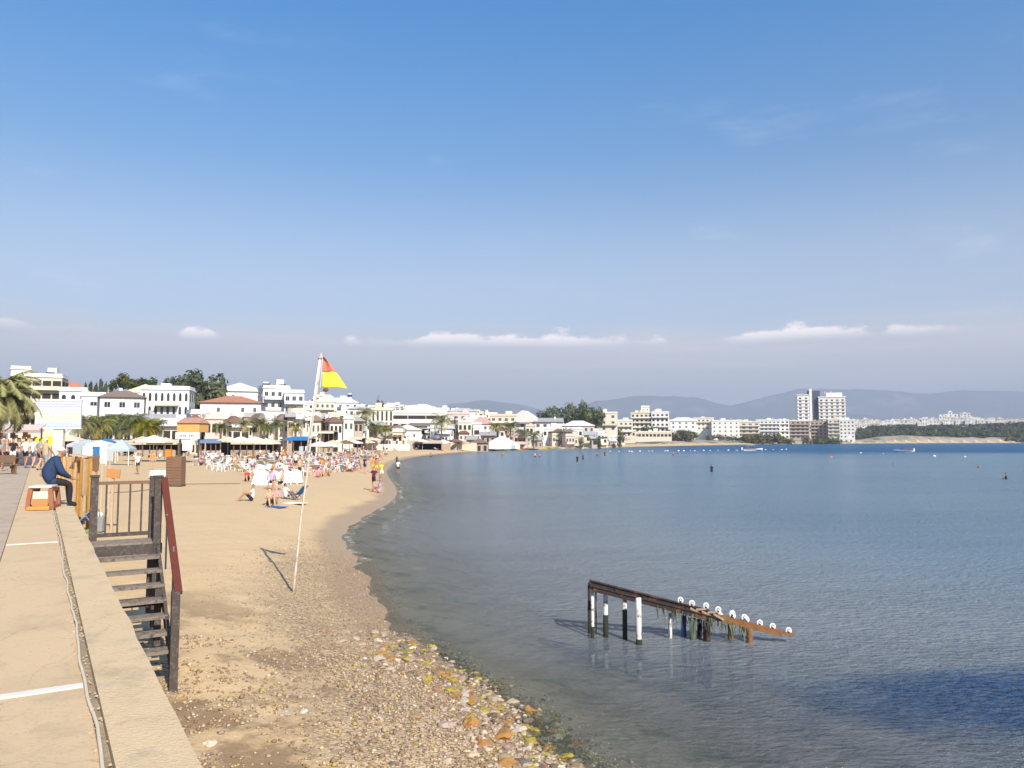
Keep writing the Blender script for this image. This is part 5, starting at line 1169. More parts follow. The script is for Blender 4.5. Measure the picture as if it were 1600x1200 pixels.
def seated_man():
    o0 = cb + Vector((-.20, .55, 0)); PH = .555
    # heading: facing right and a little away from the viewer
    P = dict(pelvis=(.0,0,PH+.10), waist=(.03,0,PH+.26), chest=(.12,0,PH+.48), neck=(.22,0,PH+.62), jaw=(.285,0,PH+.675), face=(.325,0,PH+.72), head=(.27,0,PH+.765), crown=(.24,0,PH+.815), nose=(.385,0,PH+.725),
      ls=(.15,.18,PH+.55), le=(.26,.27,PH+.27), lw=(.46,.20,PH+.14), lh=(.53,.17,PH+.115), rs=(.15,-.18,PH+.55), re=(.26,-.27,PH+.27), rw=(.47,-.18,PH+.13), rh=(.54,-.15,PH+.10),
      lp=(.06,.10,PH+.08), lk=(.47,.13,PH-.0), la=(.50,.12,.09), lf=(.66,.13,.045), rp=(.06,-.10,PH+.08), rk=(.46,-.12,PH-.01), ra=(.46,-.13,.09), rf=(.62,-.15,.045))
    rads = dict(pelvis=(.19,.21), waist=(.20,.215), chest=(.175,.22), neck=.062, jaw=.06, face=.062, head=(.088,.082), crown=.055, nose=.014, ls=.10, le=.078, lw=.038, lh=.036, lp=.105, lk=.078, la=.055, lf=.045)
    for k in ('s','e','w','h','p','k','a','f'): rads['r'+k] = rads['l'+k]
    E = [('pelvis','waist',1),('waist','chest',1),('chest','neck',1),('neck','jaw',0),('jaw','face',0),('face','head',0),('head','crown',3),('face','nose',0)]
    for s_ in 'lr': E += [('chest',s_+'s',1),(s_+'s',s_+'e',1),(s_+'e',s_+'w',lambda c, t: 1 if t < .85 else 0),(s_+'w',s_+'h',0),('pelvis',s_+'p',1),(s_+'p',s_+'k',lambda c, t: 1 if t < .25 else 2),(s_+'k',s_+'a',2),(s_+'a',s_+'f',4)]
    for s_, sg in (('l',1),('r',-1)):
        h = Vector(P[s_+'h'])
        for i, (dy, ln) in enumerate(((-.030,.072),(-.010,.085),(.010,.080),(.028,.064))):
            a = h+Vector((.030,dy,.0)); b = a+Vector((ln*.55,0,-.008)); c = b+Vector((ln*.32,0,-.028))
            for j, q_ in enumerate((a,b,c)): P[f'{s_}g{i}{j}'] = tuple(q_); rads[f'{s_}g{i}{j}'] = (.0095,.0085,.007)[j]
            E += [(s_+'h', f'{s_}g{i}0', 0), (f'{s_}g{i}0', f'{s_}g{i}1', 0), (f'{s_}g{i}1', f'{s_}g{i}2', 0)]
        a = h+Vector((.0,-sg*.035,.004)); b = a+Vector((.035,-sg*.018,-.006))
        P[s_+'t0'] = tuple(a); P[s_+'t1'] = tuple(b); rads[s_+'t0'] = .0105; rads[s_+'t1'] = .0085; E += [(s_+'h',s_+'t0',0),(s_+'t0',s_+'t1',0)]
    me = skin_mesh('person', P, E, rads, None, 2)
    jacket = mat('navy_jacket', (.022,.045,.105), .8, .2, 6, bump=.3); 
    mats = [skins[1], jacket, cloth('black'), cloth('silver'), cloth('black')]
    for i, m in enumerate(mats): me.materials[i] = m
    o = new_obj('person', me); o.location = o0; o.rotation_euler = (0,0,R(40)); tag(o, 'man in dark blue jacket and white cap sitting hunched on the wooden seat', 'person')
    mb = MB(); mb.ell((.262,0,PH+.795), (.098,.092,.062), 0, 14, 8); mb.box((.36,0,PH+.785), (.10,.12,.012)); mb.build('cap', cloth('white'), o, True)
    for sy in (-1,1):
        mb = MB(); mb.ell((.275,sy*.082,PH+.725), (.018,.010,.030), 0, 8, 6); mb.build('ear', skins[1], o, True)
        mb = MB(); mb.ell((.372,sy*.028,PH+.742), (.008,.010,.007), 0, 8, 5); mb.build('eye', cloth('dark'), o, True)
    mb = MB(); mb.ell((.378,0,PH+.688), (.008,.024,.005), 0, 8, 5); mb.build('mouth', cloth('maroon'), o, True)
    mb = MB(); mb.tube([(.19,.0,PH+.60),(.20,.06,PH+.60),(.24,.075,PH+.60)], .02, 6); mb.tube([(.19,.0,PH+.60),(.20,-.06,PH+.60),(.24,-.075,PH+.60)], .02, 6); mb.build('collar', jacket, o, True)
seated_man()
# wooden bar gate and signs at the beach edge
def slat_gate(label, px0, px1, yt, yb, Y, m, name='wooden_gate', n=7, arch=False, panel=None, rz=0.0):
    a = aty(px0, yb, Y); b = aty(px1, yb, Y); W = b.x-a.x; H = aty(px0, yt, Y).z - a.z
    t = thing(name, label, 'gate' if 'gate' in name else name.split('_')[-1], ((a.x+b.x)/2, Y, gz1((a.x+b.x)/2, Y)), rz); z0 = a.z-t.location.z
    zb = min(0, z0)
    for sx in (-1,1):
        mb = MB(); mb.bar((sx*W/2,0,zb-.1),(sx*W/2,0,z0+H),.09,.09); mb.build('post', m, t)
    for z in (z0+.12, z0+H*.5, z0+H-.08):
        mb = MB(); mb.box((0,.0,z),(W-.09,.04,.09)); mb.build('rail', m, t)
    for i in range(n):
        mb = MB(); mb.box((-W/2+W*(i+1)/(n+1),-.035,z0+H*.5),(W/(n+1)*.72,.02,H*.94)); mb.build('slat', m, t)
    return t
slat_gate('tall pale wooden slatted gate behind the seated man', 96, 122, 712, 770, 27, wood_l)
slat_gate('narrow pale wooden slatted panel right of the tall gate', 124, 142, 716, 776, 26, wood_l, 'panel_gate', 5, rz=R(-25))
slat_gate('low orange wooden fence gate left of the tall gate', 88, 97, 716, 768, 29, wood_l, 'fence_gate', 4, rz=R(30))
def roofboard():
    p = aty(127, 713, 26.6); t = thing('counter_top', 'sloping pale wooden counter top above the slatted gate', 'counter', (p.x, p.y, gz1(p.x,p.y)))
    mb = MB(); zz = p.z-t.location.z; mb.box((0,0,zz+.02),(.62,.4,.045),0,M=Matrix.Rotation(R(7),3,'Y')); mb.build('board', wood_l, t)
    for x in (-.22,.22):
        mb = MB(); mb.bar((x,.1,0),(x,.1,zz),.07,.07); mb.build('leg', wood_l, t)
    mb = MB(); mb.box((.12,0,zz-.09),(.34,.36,.09)); mb.build('drawer', wood_m, t)
roofboard()
def signpost(label, px0, px1, yt, yb, Y, m, pm_, pxp, name='sign_board', tilt=0.0):
    a = aty(px0, yb, Y); b = aty(px1, yt, Y); g = gz1((a.x+b.x)/2, Y); t = thing(name, label, 'sign', ((a.x+b.x)/2, Y, g))
    mb = MB(); mb.box((0,-.04,(a.z+b.z)/2-g),(b.x-a.x,.04,b.z-a.z),M=Matrix.Rotation(tilt,3,'Y')); mb.build('board', m, t)
    mb = MB(); x = aty(pxp, yb, Y).x-t.location.x; mb.bar((x,0,-.2),(x,0,b.z-g-.02),.06,.06); mb.build('post', pm_, t)
signpost('tall grey brown wooden notice board on a post right of the slatted gate', 144, 156, 711, 736, 27, wood_m, wood_l, 150, tilt=R(4))
signpost('orange wooden sign board on a crooked post behind the stair landing', 167, 189, 733, 747, 25, mat('orange_wood', (.50,.24,.08), .7, .2, 6, bump=.3), wood_l, 177, tilt=R(5))
# thin poles and dark streaks on the sand
for i, (px, yt, Y) in enumerate(((172,712,30),(160,716,32))):
    p = aty(px, yt, Y); g = gz1(p.x, Y); mb = MB(); mb.tube([(0,0,-.2),(0,0,p.z-g)], .025, 6); o = mb.build('wooden_pole', wood_l); o.location = (p.x,Y,g)
    tag(o, 'thin bare wooden pole in the sand '+('just above the orange sign' if i == 0 else 'between the notice board and orange sign'), 'pole')
def streak(label, pts, r, m, name='streak'):  # thin dark tube laid just above the sand
    mb = MB(); P = []
    for (x0,y0),(x1,y1) in zip(pts[:-1], pts[1:]):
        for k in range(6): q = atg(x0+(x1-x0)*k/6, y0+(y1-y0)*k/6); P.append(q+Vector((0,0,.02)))
    mb.tube(P, r, 5); tag(mb.build(name, m), label, name)
streak('thin dark streak along the sand right of the brown booth', [(287,757),(330,756.5),(385,756)], .03, wood_m)
streak('thin dark streak along the sand left of the brown booth', [(165,771),(205,769),(240,765),(262,760)], .03, wood_m)
# bags / pushchair beside the wall
def pushchair():
    Y = 25.5; p = aty(133, 800, Y); g = gz1(p.x, Y); t = thing('pushchair', 'dark folded pushchair loaded with bags beside the sea wall', 'pushchair', (p.x, Y, g), R(25))
    for x, y in ((-.33,-.2),(-.33,.2),(.30,-.2),(.30,.2)):
        mb = MB(); ring = [Vector((x+.13*math.cos(a), y, .14+.13*math.sin(a))) for a in np.linspace(0, 6.283, 13)]; mb.tube(ring, .02, 5); mb.build('wheel', black_p, t)
    mb = MB()
    for y in (-.2,.2): mb.bar((-.33,y,.14),(.32,y,.85),.03,.03); mb.bar((.30,y,.14),(-.05,y,.62),.03,.03)
    mb.bar((.32,-.2,.85),(.32,.2,.85),.03,.03); mb.build('frame', metal_g, t)
    mb = MB(); mb.box((-.05,0,.36),(.42,.36,.05)); mb.box((.12,0,.60),(.06,.36,.46),M=Matrix.Rotation(R(25),3,'Y')); mb.build('seat', cloth('navy'), t)
    mb = MB(); mb.ell((-.22,-.02,.30),(.17,.2,.19)); mb.build('basket_bag', cloth('black'), t, True)
    b = thing('shopping_bag', 'grey shopping bag with a white top standing right of the pushchair', 'bag', (p.x+.55, Y-.2, g))
    mb = MB(); V = [(-.17,-.1,0),(.17,-.1,0),(.17,.1,0),(-.17,.1,0),(-.21,-.13,.5),(.21,-.12,.5),(.2,.13,.5),(-.2,.12,.5)]; mb.add(V, [(3,2,1,0),(4,5,6,7),(0,1,5,4),(1,2,6,5),(2,3,7,6),(3,0,4,7)]); mb.build('body', cloth('grey'), b, bevel=.03)
    mb = MB(); mb.ell((0,0,.55),(.15,.1,.10)); mb.build('contents', cloth('white'), b, True)
    mb = MB(); mb.tube([(-.1,-.1,.5),(-.06,-.1,.72),(.06,-.1,.72),(.1,-.1,.5)], .012, 5); mb.build('handle', black_p, b)
    mb = MB()
    r_ = random.Random(2)
    for i in range(160):
        a = r_.uniform(0,6.28); d = r_.uniform(0,.5); x, y = d*math.cos(a)*1.3, d*math.sin(a)*.5; h = r_.uniform(.06,.2)
        mb.add([(x,y,0),(x+.03,y,0),(x+r_.uniform(-.06,.06),y+r_.uniform(-.05,.05),h)], [(0,1,2)])
    o = mb.build('weed_tuft', plain('weed_green', (.16,.30,.08))); o.location = (p.x+.2, Y-.75, gz1(p.x+.2, Y-.75)); tag(o, 'bright green tuft of weeds at the foot of the pushchair', 'weeds')
pushchair()
# people on the promenade
pprom(41, 44, 'walk', 100, 'white', 'black', 'dark', 'person in a white shirt and dark shorts walking away beside the wall palms', 1)
pprom(53, 43, 'walk', 95, 'white', 'jeans', 'dark', 'person in a white shirt and grey trousers walking close to the white column', 0, shoes='black')
pprom(63, 40, 'walk', 80, 'grey', 'black', 'brown', 'person in grey with a shoulder bag just behind the seated man', 0, shoes='black')
pprom(72, 33, 'walk', 70, 'beige', 'grey', 'white', 'person in a white hat walking right behind the seated man', 1)
pprom(21, 43, 'walk', -60, 'black', 'white', 'dark', 'person in a black top and white trousers striding towards the camera', 1, shoes='black')
pprom(6, 40, 'stand', 20, 'grey', 'navy', 'silver', 'person in grey near the left edge under the palm', 1)
pprom(30, 60, 'stand', -90, 'navy', 'black', 'dark', 'dark clothed person standing farther down the promenade', 1)
pprom(47, 70, 'walk', 90, 'pink', 'jeans', 'dark', 'person in a pink top far down the promenade', 0)
def promenade_bench(px, Y, label):
    p = aty(px, 700, Y); t = thing('park_bench', label, 'bench', (p.x, Y, PZ-.05), R(60))
    for nm, c, s_ in (('seat',(0,0,.45),(1.5,.4,.05)),('backrest',(0,.22,.72),(1.5,.05,.35)),('leg',(-.6,0,.22),(.06,.38,.42)),('leg',(.6,0,.22),(.06,.38,.42))):
        mb = MB(); mb.box(c, s_); mb.build(nm, wood_m, t)
promenade_bench(2, 36, 'brown bench at the left edge of the promenade nearer the camera')
promenade_bench(12, 47, 'brown bench farther along the left edge of the promenade')
for i in range(0):
    p = aty(-20-3*i, 700, 36+6*i); parasol(p.x, p.y, PZ-.05, (orange_c, pink_c, cream_c, orange_c, cream_c)[i], 1.5, 2.3, ['orange','pink','cream','faded orange','pale cream'][i]+' stall parasol on the left side of the promenade')
def stall(px, Y, m, label, w_=4):
    p = aty(px, 700, Y); t = thing('market_stall', label, 'market stall', (p.x, Y, PZ-.05), R(20))
    mb = MB(); mb.box((0,0,.5),(w_,1.2,1.0)); mb.build('counter', m, t)
    mb = MB(); mb.box((0,-.2,2.45),(w_+.4,2.0,.06),M=Matrix.Rotation(R(10),3,'X')); mb.build('awning', m, t)
    for x in (-w_/2,w_/2):
        mb = MB(); mb.bar((x,.5,0),(x,.5,2.6),.07,.07); mb.build('post', wood_m, t)
    r_ = random.Random(int(Y)); 
    for k in range(10):
        mb = MB(); mb.box((-w_/2+.3+k*w_/11,-.3,1.15+r_.uniform(0,.8)),(.26,.2,.34)); mb.build('goods', plain('goods_%d' % (k % 4), [(.5,.2,.12),(.45,.32,.2),(.2,.12,.1),(.5,.4,.3)][k % 4]), t)
stall(8, 52, pinkw, 'reddish goods stall under the palm at the left edge')
stall(20, 66, tan, 'brown goods stall behind the reddish one on the promenade')
stall(30, 84, tan, 'far brown stall at the end of the promenade')
# billboard on the white column
def billboard():
    Y = 62; p = aty(90, 700, Y); g = gz1(p.x, Y); t = thing('billboard', 'square pale billboard of coloured text lines on a broad white column', 'billboard', (p.x, Y, g), R(12))
    k = Y/1200; top = aty(90,625,Y).z-g; bot = aty(90,669,Y).z-g; cb_ = aty(90,708,Y).z-g
    mb = MB(); mb.box((0,.2,(bot+0)/2),(14*k,14*k*.8,bot)); mb.build('column', mat('cream_column', (.72,.66,.54), .8, .05, 2), t)
    W = 65*k; mb = MB(); mb.box((0,-.05,(top+bot)/2),(W,.25,top-bot)); b = mb.build('panel', mat('pale_panel', (.55,.58,.66), .6, .06, 2), t)
    r_ = random.Random(5); cols = [plain('print_lilac', (.38,.34,.62)), plain('print_blue', (.30,.42,.68)), plain('print_green', (.42,.58,.28)), plain('print_yellow', (.70,.68,.30)), plain('print_white', (.76,.76,.76))]
    rows = 11; Hh = top-bot
    for i in range(rows):
        z = top-Hh*(i+.7)/(rows+.4); x = -W/2+.12; mb = MB(); ci = 0 if i < 2 else 1 if i in (2,9,10) else 2 if i % 2 else 3
        while x < W/2-.25:
            l_ = r_.uniform(.08,.34); mb.box((x+l_/2,-.18,z),(l_,.012,Hh/rows*.34)); x += l_+.06
        mb.build('text_line', cols[ci], b)
    for z in (top+.03, bot-.03):
        mb = MB(); mb.box((0,-.05,z),(W+.1,.3,.06)); mb.build('frame', white_p, t)
billboard()
# brown slatted booth, table and lifebuoy
def booth():
    p = atg(274, 760); Y = p.y; k = Y/1200; t = thing('beach_booth', 'brown slatted changing booth standing alone on the sand', 'booth', tuple(p), R(3)); W = 23*k; H = 46*k
    for i in range(11):
        mb = MB(); mb.box((0,-W*.4,H*(i+.5)/11),(W,.03,H/11*.86)); mb.build('slat', wood_m, t)
    for sx in (-1,1):
        mb = MB(); mb.box((sx*W*.48,0,H/2),(.06,W*.78,H)); mb.build('side_panel', wood_m, t)
    mb = MB(); mb.box((0,W*.4,H/2),(W*.9,.03,H)); mb.build('back_panel', wood_m, t)
    mb = MB(); mb.box((0,0,.05),(W*1.05,W*.9,.1)); mb.build('base', wood_dk, t)
    q = aty(264, 709, Y+4); g = gz1(q.x, q.y); t2 = thing('orange_kiosk_box', 'bright orange box on a stand behind the brown booth', 'box', (q.x,q.y,g)); zt_ = q.z-g
    mb = MB(); mb.box((0,0,zt_),(.36,.3,.5)); mb.box((0,0,zt_+.27),(.40,.34,.05)); mb.build('box', orange_c, t2, bevel=.03)
    mb = MB(); mb.bar((0,0,0),(0,0,zt_-.25),.08,.08); mb.build('stand', metal_g, t2)
    q = atg(249, 757); t3 = thing('covered_table', 'table under a white cloth left of the brown booth', 'table', tuple(q)); k = q.y/1200
    mb = MB(); r_ = random.Random(1); pts = []
    for i in range(40):
        a = 2*math.pi*i/40; x = .52*max(-1,min(1,1.3*math.cos(a))); y = .40*max(-1,min(1,1.3*math.sin(a))); pts.append((x,y,a))
    V = [(0,0,.93)]+[(x*.96,y*.96,.92) for x,y,a in pts]+[(x*(1.08+.05*math.sin(a*9)),y*(1.08+.05*math.sin(a*9)),.42+.05*math.sin(a*5)) for x,y,a in pts]
    F = [(0,1+i,1+(i+1)%40) for i in range(40)]+[(1+i,41+i,41+(i+1)%40,1+(i+1)%40) for i in range(40)]; mb.add(V,F); mb.build('cloth', white_c, t3)
    for sx in (-1,1):
        for sy in (-1,1): mb = MB(); mb.bar((sx*.42,sy*.3,0),(sx*.42,sy*.3,.9),.05,.05); mb.build('leg', wood_m, t3)
booth()
# lifeguard cabin with sign
def lifeguard():
    Y = 92; p = aty(293, 700, Y); g = gz1(p.x, Y); k = Y/1200; z = lambda y: aty(293, y, Y).z-g
    t = thing('lifeguard_cabin', 'raised lifeguard cabin with orange side, reddish roof and white sign board', 'lifeguard cabin', (p.x, Y, g), R(-4))
    mb = MB(); mb.box((0,1.2,(z(675)+z(661))/2),(36*k,2.4,z(661)-z(675))); mb.build('cabin', orange_c if False else mat('amber_board', (.62,.36,.12), .7, .15, 4), t)
    mb = MB(); H = z(661); W = 20*k; mb.add([(-W,-.2,H),(W,-.2,H),(W,2.6,H),(-W,2.6,H),(-W*.7,1.2,z(652)),(W*.7,1.2,z(652))],[(0,1,5,4),(1,2,5),(2,3,4,5),(3,0,4),(3,2,1,0)]); mb.build('roof', terra, t)
    mb = MB(); mb.box((0,-.12,z(680.5)),(38*k,.12,z(676)-z(686))); b = mb.build('sign_board', white_p, t)
    mb = MB(); r_ = random.Random(4); x = -12*k
    while x < 12*k: l_ = r_.uniform(.10,.2); mb.box((x,-.20,z(681)),(l_*.7,.012,.16)); x += l_+(.35 if -.2 < x < .1 else .03)
    mb.build('lettering', cloth('navy'), b)
    for sx in (-1,1):
        mb = MB(); mb.bar((sx*15*k,.4,0),(sx*15*k,.4,z(686)),.16,.16); mb.build('post', wood_dk, t)
    mb = MB(); mb.box((0,-.02,z(696)),(16*k,.1,z(688)-z(704))); mb.build('white_panel', white_p, t)
lifeguard()
# ------------------------------------------------------------------ tents, parasols and bars along the back of the beach
def gpx(px, Y): p = aty(px, 700, Y); return p.x, Y, gz1(p.x, Y)
gazebo(*gpx(190, 82), lblue_c, 2.3, 1.75, 1.0, 'pale blue pointed gazebo tent on the sand', R(8))
gazebo(*gpx(158, 86), white_c, 2.3, 2.2, .4, 'white and blue walled beach tent left of the pale blue gazebo', R(5), walls=[white_c, blue_c, white_c])
gazebo(*gpx(138, 90), lblue_c, 2.3, 2.2, .5, 'light blue walled tent left of the white and blue tent', R(-5), walls=[lblue_c, white_c])
gazebo(*gpx(166, 95), blue_c, 2.2, 2.3, .5, 'small dark blue topped tent behind the white and blue tent', R(12), walls=[white_c, lblue_c])
gazebo(*gpx(122, 96), lilac_c, 1.9, 2.0, .6, 'lilac tent at the left end of the tent row', R(0))
for i, (px, Y, m, r, hh, lb) in enumerate([(60,84,yellow_c,1.5,2.4,'yellow parasol left of the billboard column'),(70,82,yellow_c,1.5,2.2,'yellow parasol touching the billboard column'),(77,90,yellow_c,1.4,2.6,'taller yellow parasol behind the two others'),
    (222,96,cream_c,2.2,2.4,'cream parasol right of the pale blue gazebo'),(240,94,cream_c,2.4,2.5,'largest cream parasol left of the lifeguard cabin'),(258,97,cream_c,2.2,2.3,'cream parasol beside the lifeguard cabin sign'),
    (398,118,cream_c,2.4,2.5,'broad cream parasol of the beach bar left of the pole'),(376,118,cream_c,2.4,2.5,'second broad cream parasol of the beach bar'),(416,116,cream_c,2.2,2.3,'lower cream parasol at the right end of the beach bar'),
    (106,100,cream_c,2.2,2.6,'cream parasol right of the billboard column'),(356,120,cream_c,2.2,2.5,'cream parasol behind the beach chairs'),(500,120,white_c,2.0,2.0,'white parasol just right of the flag pole'),(514,122,white_c,1.9,1.9,'second white parasol right of the flag pole')]):
    parasol(*gpx(px, Y), m, r, hh, lb)
def bar(px0, px1, yt, Y, m, label, posts=6, fm=None, deep=4):
    a = aty(px0, yt, Y); b = aty(px1, yt, Y); g = gz1((a.x+b.x)/2, Y); W = b.x-a.x; H = a.z-g
    t = thing('beach_bar', label, 'beach bar', ((a.x+b.x)/2, Y, g))
    mb = MB(); mb.box((0,deep/2,H),(W,deep+.6,.14),M=Matrix.Rotation(R(4),3,'X')); mb.build('roof', m, t)
    mb = MB(); mb.box((0,-.32,H-.24),(W,.04,.42)); mb.build('valance', fm or m, t)
    for i in range(posts):
        mb = MB(); x = -W/2+.1+(W-.2)*i/(posts-1); mb.bar((x,0,0),(x,0,H-.1),.12,.12); mb.build('post', wood_m, t)
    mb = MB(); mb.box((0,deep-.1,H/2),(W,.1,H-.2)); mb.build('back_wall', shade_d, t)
    mb = MB(); mb.box((0,.6,.5),(W*.8,.5,1.0)); mb.build('counter', tan, t)
bar(306, 346, 688, 118, mat('slate_blue', (.16,.22,.36), .8, .1, 2), 'blue roofed beach bar behind the chairs', 6)
bar(344, 428, 690, 126, cream_c, 'long cream roofed beach bar with dark open front', 9)
bar(446, 484, 684, 124, mat('canopy_blue', (.04,.20,.42), .8, .1, 2), 'bright blue beach kiosk left of the flag pole', 4, blue_c)
bar(200, 280, 690, 120, cream_c, 'low cream roofed bar behind the cream parasols', 8)
for i, (px, Y, m, lb) in enumerate([(528,150,white_c,'white parasol between the ochre bar and cream hut'),(536,158,cream_c,'cream parasol between the ochre bar and cream hut'),(553,160,white_c,'white parasol before the cream roofed hut'),(574,178,cream_c,'cream parasol right of the cream roofed hut'),(520,140,cream_c,'cream parasol before the ochre roofed bar'),(540,146,wood_m,'brown parasol amid the white ones right of the pole')]):
    parasol(*gpx(px, Y), m, 1.9, 2.2, lb)
bar(96, 200, 688, 124, tan, 'long brown shaded bar behind the blue tents', 10, cream_c)
bar(498, 522, 674, 165, mat('ochre_roof', (.45,.25,.10), .9, .2, 3), 'ochre roofed beach bar right of the flag pole', 4, cream_c)
bar(546, 566, 684, 172, cream_c, 'cream roofed hut right of the ochre roofed bar', 4)
bar(56, 92, 684, 104, tan, 'brown open bar behind the yellow parasols', 5)
for px, x1, m, lb in ((468,474,lblue_c,'pale blue locker in the blue kiosk row'),(478,483,white_p,'white cooler cabinet in the blue kiosk row')):
    g = gpx((px+x1)/2, 121); t = thing('cabinet', lb, 'cabinet', g); mb = MB(); mb.box((0,0,.9),(.6,.5,1.8)); mb.build('body', m, t); mb = MB(); mb.box((0,-.27,.9),(.5,.03,1.6)); mb.build('door', m, t)
# mid-level restaurants and terraces stepping down to the beach right of the pole
def low_wall(label, px0, px1, yt, Y, m, th=.5):
    a = aty(px0, yt, Y); b = aty(px1, yt+.5, Y); g = min(gz1(a.x, Y), gz1(b.x, Y))-.3; mb = MB(); mb.box(((a.x+b.x)/2, Y, (g+a.z)/2), (b.x-a.x, th, a.z-g)); tag(mb.build('low_wall', m), label, 'wall')
low_wall('low tan wall at the top of the narrow beach right of the pole', 572, 640, 694, 200, cream)
low_wall('lower pale wall stepping down right of the long tan one', 648, 704, 693, 216, tan)
low_wall('upper terrace wall behind the low tan wall', 590, 690, 688, 216, tan)
low_wall('ochre wall above the narrow beach left of the marquee', 700, 745, 692, 235, cream)
for i in range(26):
    u = rb.uniform(566, 760); Y = np.interp(u, [566,760], [196,240])+rb.uniform(-6,10); m = rb.choice((cream_c, cream_c, white_c, wood_m, tan)); nm_ = {'cream_canvas':'cream','white_canvas':'white','brown_wood':'brown','tan_render':'tan'}[m.name]
    parasol(*gpx(u, Y), m, rb.uniform(1.4,2.2), rb.uniform(1.9,2.8), 'small '+nm_+' parasol on the terraces right of the pole', nm_+' parasols on the terraces')
for i in range(22):
    u = rb.uniform(770, 985); Y = np.interp(u, [770,985], [262,385])+rb.uniform(0,14); m = rb.choice((cream_c, white_c, tan, orange_c)); nm_ = {'cream_canvas':'cream','white_canvas':'white','orange_cloth':'orange','tan_render':'tan'}[m.name]
    parasol(*gpx(u, Y), m, rb.uniform(1.5,2.4), rb.uniform(1.9,2.8), 'small '+nm_+' parasol by the water below the tree clump', nm_+' parasols below the tree clump')
B('brown boat hut with a curved roof left of the white marquee', 734, 762, 686, 236, 1, 3, 'hip', tan, roofm=browntile, win='dark', roofh=1.2, name='hut', cat='hut')
def marquee():
    Y = 250; a = aty(764, 700, Y); b = aty(812, 700, Y); g = max(gz1((a.x+b.x)/2, Y), .6); t = thing('marquee', 'big white pointed marquee on the water front', 'marquee', ((a.x+b.x)/2, Y, g)); W = b.x-a.x; z = aty(780,682,Y).z-g
    mb = MB(); mb.add([(-W/2,-3,.0),(W/2,-3,0),(W/2,4,0),(-W/2,4,0),(-W/2,-3,z*.55),(W/2,-3,z*.35),(W/2,4,z*.35),(-W/2,4,z*.55),(-W*.15,0,z),(W*.15,0,z*.8)],[(0,1,5,4),(1,2,6,5),(2,3,7,6),(3,0,4,7),(4,5,9,8),(5,6,9),(6,7,8,9),(7,4,8)]); mb.build('canopy', white_c, t)
    mb = MB(); mb.box((W*.3,-3.05,z*.16),(1.4,.06,z*.3)); mb.build('door', lblue_c, t)
marquee()
# ------------------------------------------------------------------ beach crowd
CR_ = random.Random(33)
# nearest group in front
pground(394, 783, 'sand', 200, 'white', 'black', 'dark', 'person in a white top sitting on the sand at the left of the front group', 1)
pground(421, 790, 'sand', -60, 'skin', 'brown', 'brown', 'person with bare sunlit back and brown shorts sitting in the front group', 0)
pground(431, 788, 'sand', -100, 'pink', 'beige', 'blond', 'person in a pale pink top sitting close to the bare backed one', 0)
pground(446, 780, 'sand', 60, 'white', 'grey', 'dark', 'person in white sitting beside the blue folding chair', 1)
pground(424, 765, 'chair', -80, 'lilac', 'black', 'dark', 'person in a mauve top seated behind the bare backed sitter', 1)
pground(440, 766, 'chair', 200, 'beige', 'black', 'brown', 'person in beige with brown hair seated behind the blue folding chair', 0)
def folding_chair(px, py, label):
    p = atg(px, py); t = thing('folding_chair', label, 'folding chair', tuple(p), R(160))
    mb = MB(); mb.box((0,0,.30),(.45,.5,.03)); mb.build('seat', cloth('navy'), t)
    mb = MB(); mb.box((-.36,0,.52),(.62,.5,.03),M=Matrix.Rotation(R(48),3,'Y')); mb.build('backrest', blue_c, t)
    for sy in (-1,1):
        mb = MB(); mb.bar((.28,.26*sy,0),(-.30,.26*sy,.45),.03,.03); mb.bar((-.28,.26*sy,0),(.22,.26*sy,.42),.03,.03); mb.build('leg', metal_g, t)
folding_chair(463, 781, 'blue folding beach chair at the right of the front group')
def towel(px, py, m, label, rz=0, w_=.8, l_=1.7):
    p = atg(px, py); mb = MB(); n = 8
    V = [(w_*(j-.5), l_*(i/n-.5), .02+.012*math.sin(i*1.7+j)) for i in range(n+1) for j in (0,1)]; mb.add(V, [(2*i,2*i+1,2*i+3,2*i+2) for i in range(n)])
    o = mb.build('beach_towel', m); o.location = tuple(p); o.rotation_euler = (0,0,rz); s_ = o.modifiers.new('s','SOLIDIFY'); s_.thickness = .02; tag(o, label, 'towel')
towel(452, 786, white_c, 'pale towel spread under the blue folding chair', R(85)); towel(426, 792, blue_c, 'dark towel under the bare backed sitter', R(70), .7, 1.3)
def white_cover(px, py, w_, label):
    p = atg(px, py); t = thing('covered_loungers', label, 'covered loungers', tuple(p), R(CR_.uniform(-20,20))); mb = MB(); n = 10; m_ = 6; V = []; F = []
    for i in range(n+1):
        for j in range(m_+1):
            x = w_*(i/n-.5); y = 1.0*(j/m_-.5); e = min(i, n-i, j, m_-j); z = (0 if e == 0 else .72+.10*math.sin(i*1.7)+.08*math.cos(j*2.1+i)); V.append((x,y,z))
    for i in range(n):
        for j in range(m_): a = i*(m_+1)+j; F.append((a,a+m_+1,a+m_+2,a+1))
    mb.add(V,F); mb.build('sheet', white_c, t)
white_cover(415, 757, 1.6, 'bright white sheet over loungers left of the white chair heap')
white_cover(446, 754, 2.3, 'widest bright white sheet over loungers behind the front group')
white_cover(424, 741, 2.6, 'bright white sheet over loungers at the back of the white heap')
k_ = 0
for (px, py, rz) in [(405,753,20),(412,751,60),(433,758,-30),(456,757,140),(461,752,100),(402,747,200),(440,744,30),(450,745,-40),(466,748,10),(396,744,160),(410,742,-20),(474,744,60),(336,735,30),(345,737,-20),(352,734,200),(328,733,90)]:
    p = atg(px, py); k_ += 1
    chair(p.x, p.y, p.z, R(rz), 'white plastic armchair in the heap behind the front group' if px > 390 else 'white plastic armchair standing before the pink crowd on the left', 'white chairs behind the front group' if px > 390 else 'white chairs left on the open sand', True)
